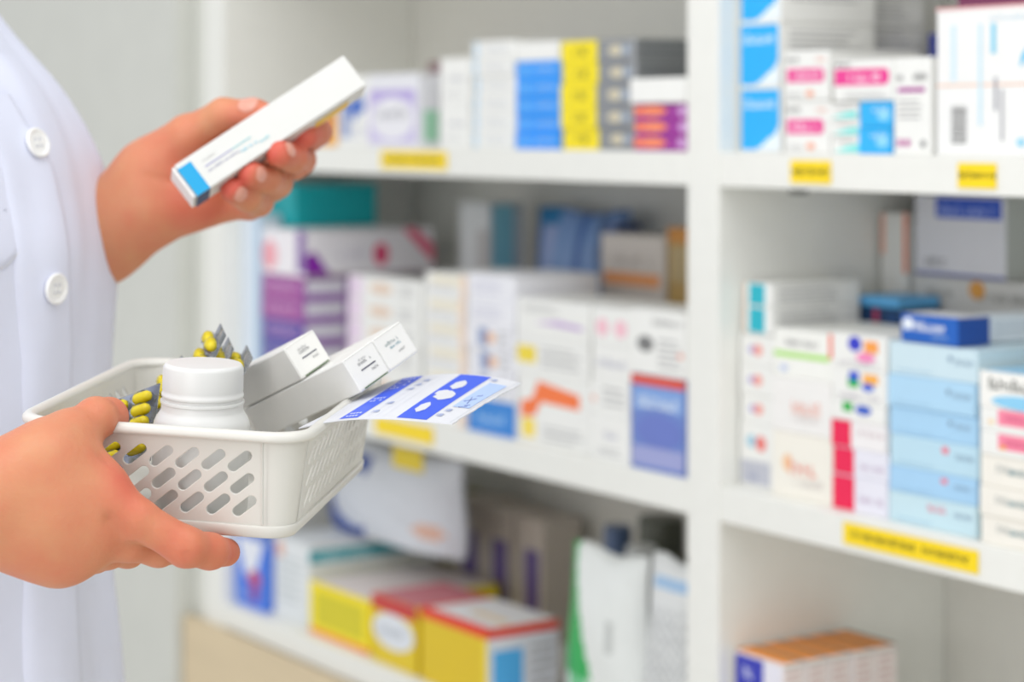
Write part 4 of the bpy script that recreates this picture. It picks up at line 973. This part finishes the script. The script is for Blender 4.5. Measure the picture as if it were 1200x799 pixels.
# sleeves
def sleeve(pts, r):
    q.tube([Vector(p) - loc for p in pts], r, coatm, 40)
def sl_(pts, rad, n=26):
    out, rr2 = [], []
    for i in range(n + 1):
        t = i / n * (len(pts) - 1); k = min(int(t), len(pts) - 2); f_ = t - k; f_ = f_ if len(pts) == 2 else f_
        out.append(Vector(pts[k]).lerp(Vector(pts[k + 1]), f_)); rr2.append(rad[k] + (rad[k + 1] - rad[k]) * f_ + .0018 * math.sin(i * 1.9))
    sleeve(out, rr2)
lp = [P(-160, 490, 1.40), P(-20, 385, 1.375)]
sl_([(-.47, 1.44, 1.37), (-.46, 1.44, 1.27), tuple(lp[0]), tuple(lp[0].lerp(lp[1], .5)), tuple(lp[1])], [.055, .052, .048, .044, .038])
rp = [P(-380, 580, 1.10), P(-150, 597, 1.03)]
sl_([(-.52, 1.14, 1.38), (-.50, 1.12, 1.26), tuple(rp[0]), tuple(rp[0].lerp(rp[1], .5)), tuple(rp[0].lerp(rp[1], .85))], [.058, .055, .050, .046, .043])
coat = q.build('white_coat', person, True); coat.matrix_parent_inverse = Matrix.Identity(4)
# buttons
bm_ = mat('#f6f6f4', .3, 'plastic'); hole = mat('#c9cad2', .6)
def button(px, py):
    th, z = tht(px, py); z = CZ - (py - HY) / FP * cpt(th, z).y
    p = cpt(th, z, .0029); t1 = (cpt(th + .05, z) - cpt(th - .05, z)).normalized(); t2 = (cpt(th, z + .01) - cpt(th, z - .01)).normalized(); n_ = t1.cross(t2).normalized()
    if n_.dot(FW) < 0: n_ = -n_; t1 = -t1
    q = MB(); q.lathe([(0, 0), (.0085, 0), (.0092, .0010), (.0092, .0020), (.0084, .0027), (.0072, .0026), (.0064, .0019), (0, .0018)], bm_, 40)
    for sx in (-1, 1):
        for sy in (-1, 1): q.lathe([(.0011, .00182), (.0011, .0020), (.0007, .0019), (0, .0017)], hole, 12, None, (sx * .0019, sy * .0019, .0001))
    for sx in (-1, 1): q.tube([(sx * .0019, -.0019, .0021), (sx * .0019, 0, .0025), (sx * .0019, .0019, .0021)], .0004, bm_, 6)
    o = q.build('button', coat, True, None); o.matrix_parent_inverse = Matrix.Identity(4); o.matrix_local = Matrix.Translation(-loc) @ frame(p, t1, t2, n_)
    autosmooth(o, 40)
for x, y in ((37, 168), (60, 338), (62, 520), (64, 640), (-20, 40)): button(x, y)
# breast pocket with stitched edge
q = MB()
pk = [(-60, 150), (-5, 168), (8, 178), (18, 205), (25, 240), (26, 270), (20, 298), (6, 314), (-12, 322), (-60, 330)]
pp = []
for x, y in pk:
    th, z = tht(x, y); pp.append((th, CZ - (y - HY) / FP * cpt(th, z).y))
cen = cpt(sum(t for t, z in pp) / len(pp), sum(z for t, z in pp) / len(pp), .0016) - loc
edge = []
for (ta, za), (tb, zb3) in zip(pp, pp[1:]):
    for k in range(5): edge.append((ta + (tb - ta) * k / 5, za + (zb3 - za) * k / 5))
n_e = len(edge); tm, zm = sum(t for t, z in edge) / n_e, sum(z for t, z in edge) / n_e
rg = []
for f_ in (1.0, .985, .8, .6, .4, .2, .02):
    rg.append([cpt(tm + (t - tm) * f_, zm + (z - zm) * f_, -.0002 if f_ == 1 else .0011) - loc for t, z in edge])
loft(q, rg, coatm, True)
o = q.build('breast_pocket', coat, True); o.matrix_parent_inverse = Matrix.Identity(4)
q = MB()
for i in range(0, n_e * 3 - 3):
    t = i / 3; k = int(t); f_ = t - k; a = edge[k]; b2 = edge[k + 1] if k + 1 < n_e else edge[k]
    tt, zz_ = a[0] + (b2[0] - a[0]) * f_, a[1] + (b2[1] - a[1]) * f_
    tt2, zz2 = tt + (b2[0] - a[0]) * .2, zz_ + (b2[1] - a[1]) * .2
    c1 = cpt(tm + (tt - tm) * .955, zm + (zz_ - zm) * .955, .0013) - loc; c2 = cpt(tm + (tt2 - tm) * .955, zm + (zz2 - zm) * .955, .0013) - loc
    if (c1 - c2).length > 1e-5: q.tube([c1, c2], .00025, bm_, 5)
o = q.build('stitching', o, True); 

# ------------------------------------------------------------------ light
w = bpy.data.worlds.new('World'); SC.world = w; w.use_nodes = True
w.node_tree.nodes['Background'].inputs[0].default_value = (.95, .97, 1, 1); w.node_tree.nodes['Background'].inputs[1].default_value = .84
def area(name, loc_, tgt, sx, sy, e, c=(1, 1, 1)):
    l = bpy.data.lights.new(name, 'AREA'); l.shape = 'RECTANGLE'; l.size = sx; l.size_y = sy; l.energy = e; l.color = c
    o = bpy.data.objects.new(name, l); COL.objects.link(o); o.location = loc_
    d = Vector(tgt) - Vector(loc_); o.rotation_euler = d.to_track_quat('-Z', 'Y').to_euler(); return o
area('overhead_light', (.1, .6, 2.75), (.1, 1.2, 1), 1.4, .7, 9)
area('overhead_light', (-1.0, .3, 2.75), (-.6, 1.2, 1.0), 1.2, .6, 9)
area('overhead_light', (1.7, -.6, 2.3), (0, 1.9, 1.1), 1.2, 1.2, 5)  # soft fill added from the right to lift right-hand faces, not a room fixture
area('front_fill_light', (-1.5, -1.4, 1.6), (0, 1.6, 1.15), 1.6, 1.6, 21, (1, .98, .95))  # unseen broad source added at front left as fill; no window stands there

# ------------------------------------------------------------------ camera
cam = bpy.data.cameras.new('Camera'); co = bpy.data.objects.new('Camera', cam); COL.objects.link(co)
co.location = (0, 0, CZ); co.rotation_euler = (math.pi / 2, 0, 0)
cam.sensor_width = 36; cam.lens = FP / 1200 * 36; cam.shift_y = -(399.5 - HY) / 1200; cam.clip_start = .02
cam.dof.use_dof = True; cam.dof.focus_distance = 1.06; cam.dof.aperture_fstop = (cam.lens / 1000) / .0135; cam.dof.aperture_blades = 0
SC.camera = co
SC.view_settings.view_transform = 'Standard'; SC.view_settings.look = 'None'; SC.view_settings.gamma = 1; SC.view_settings.exposure = 0
SC.view_settings.use_curve_mapping = False
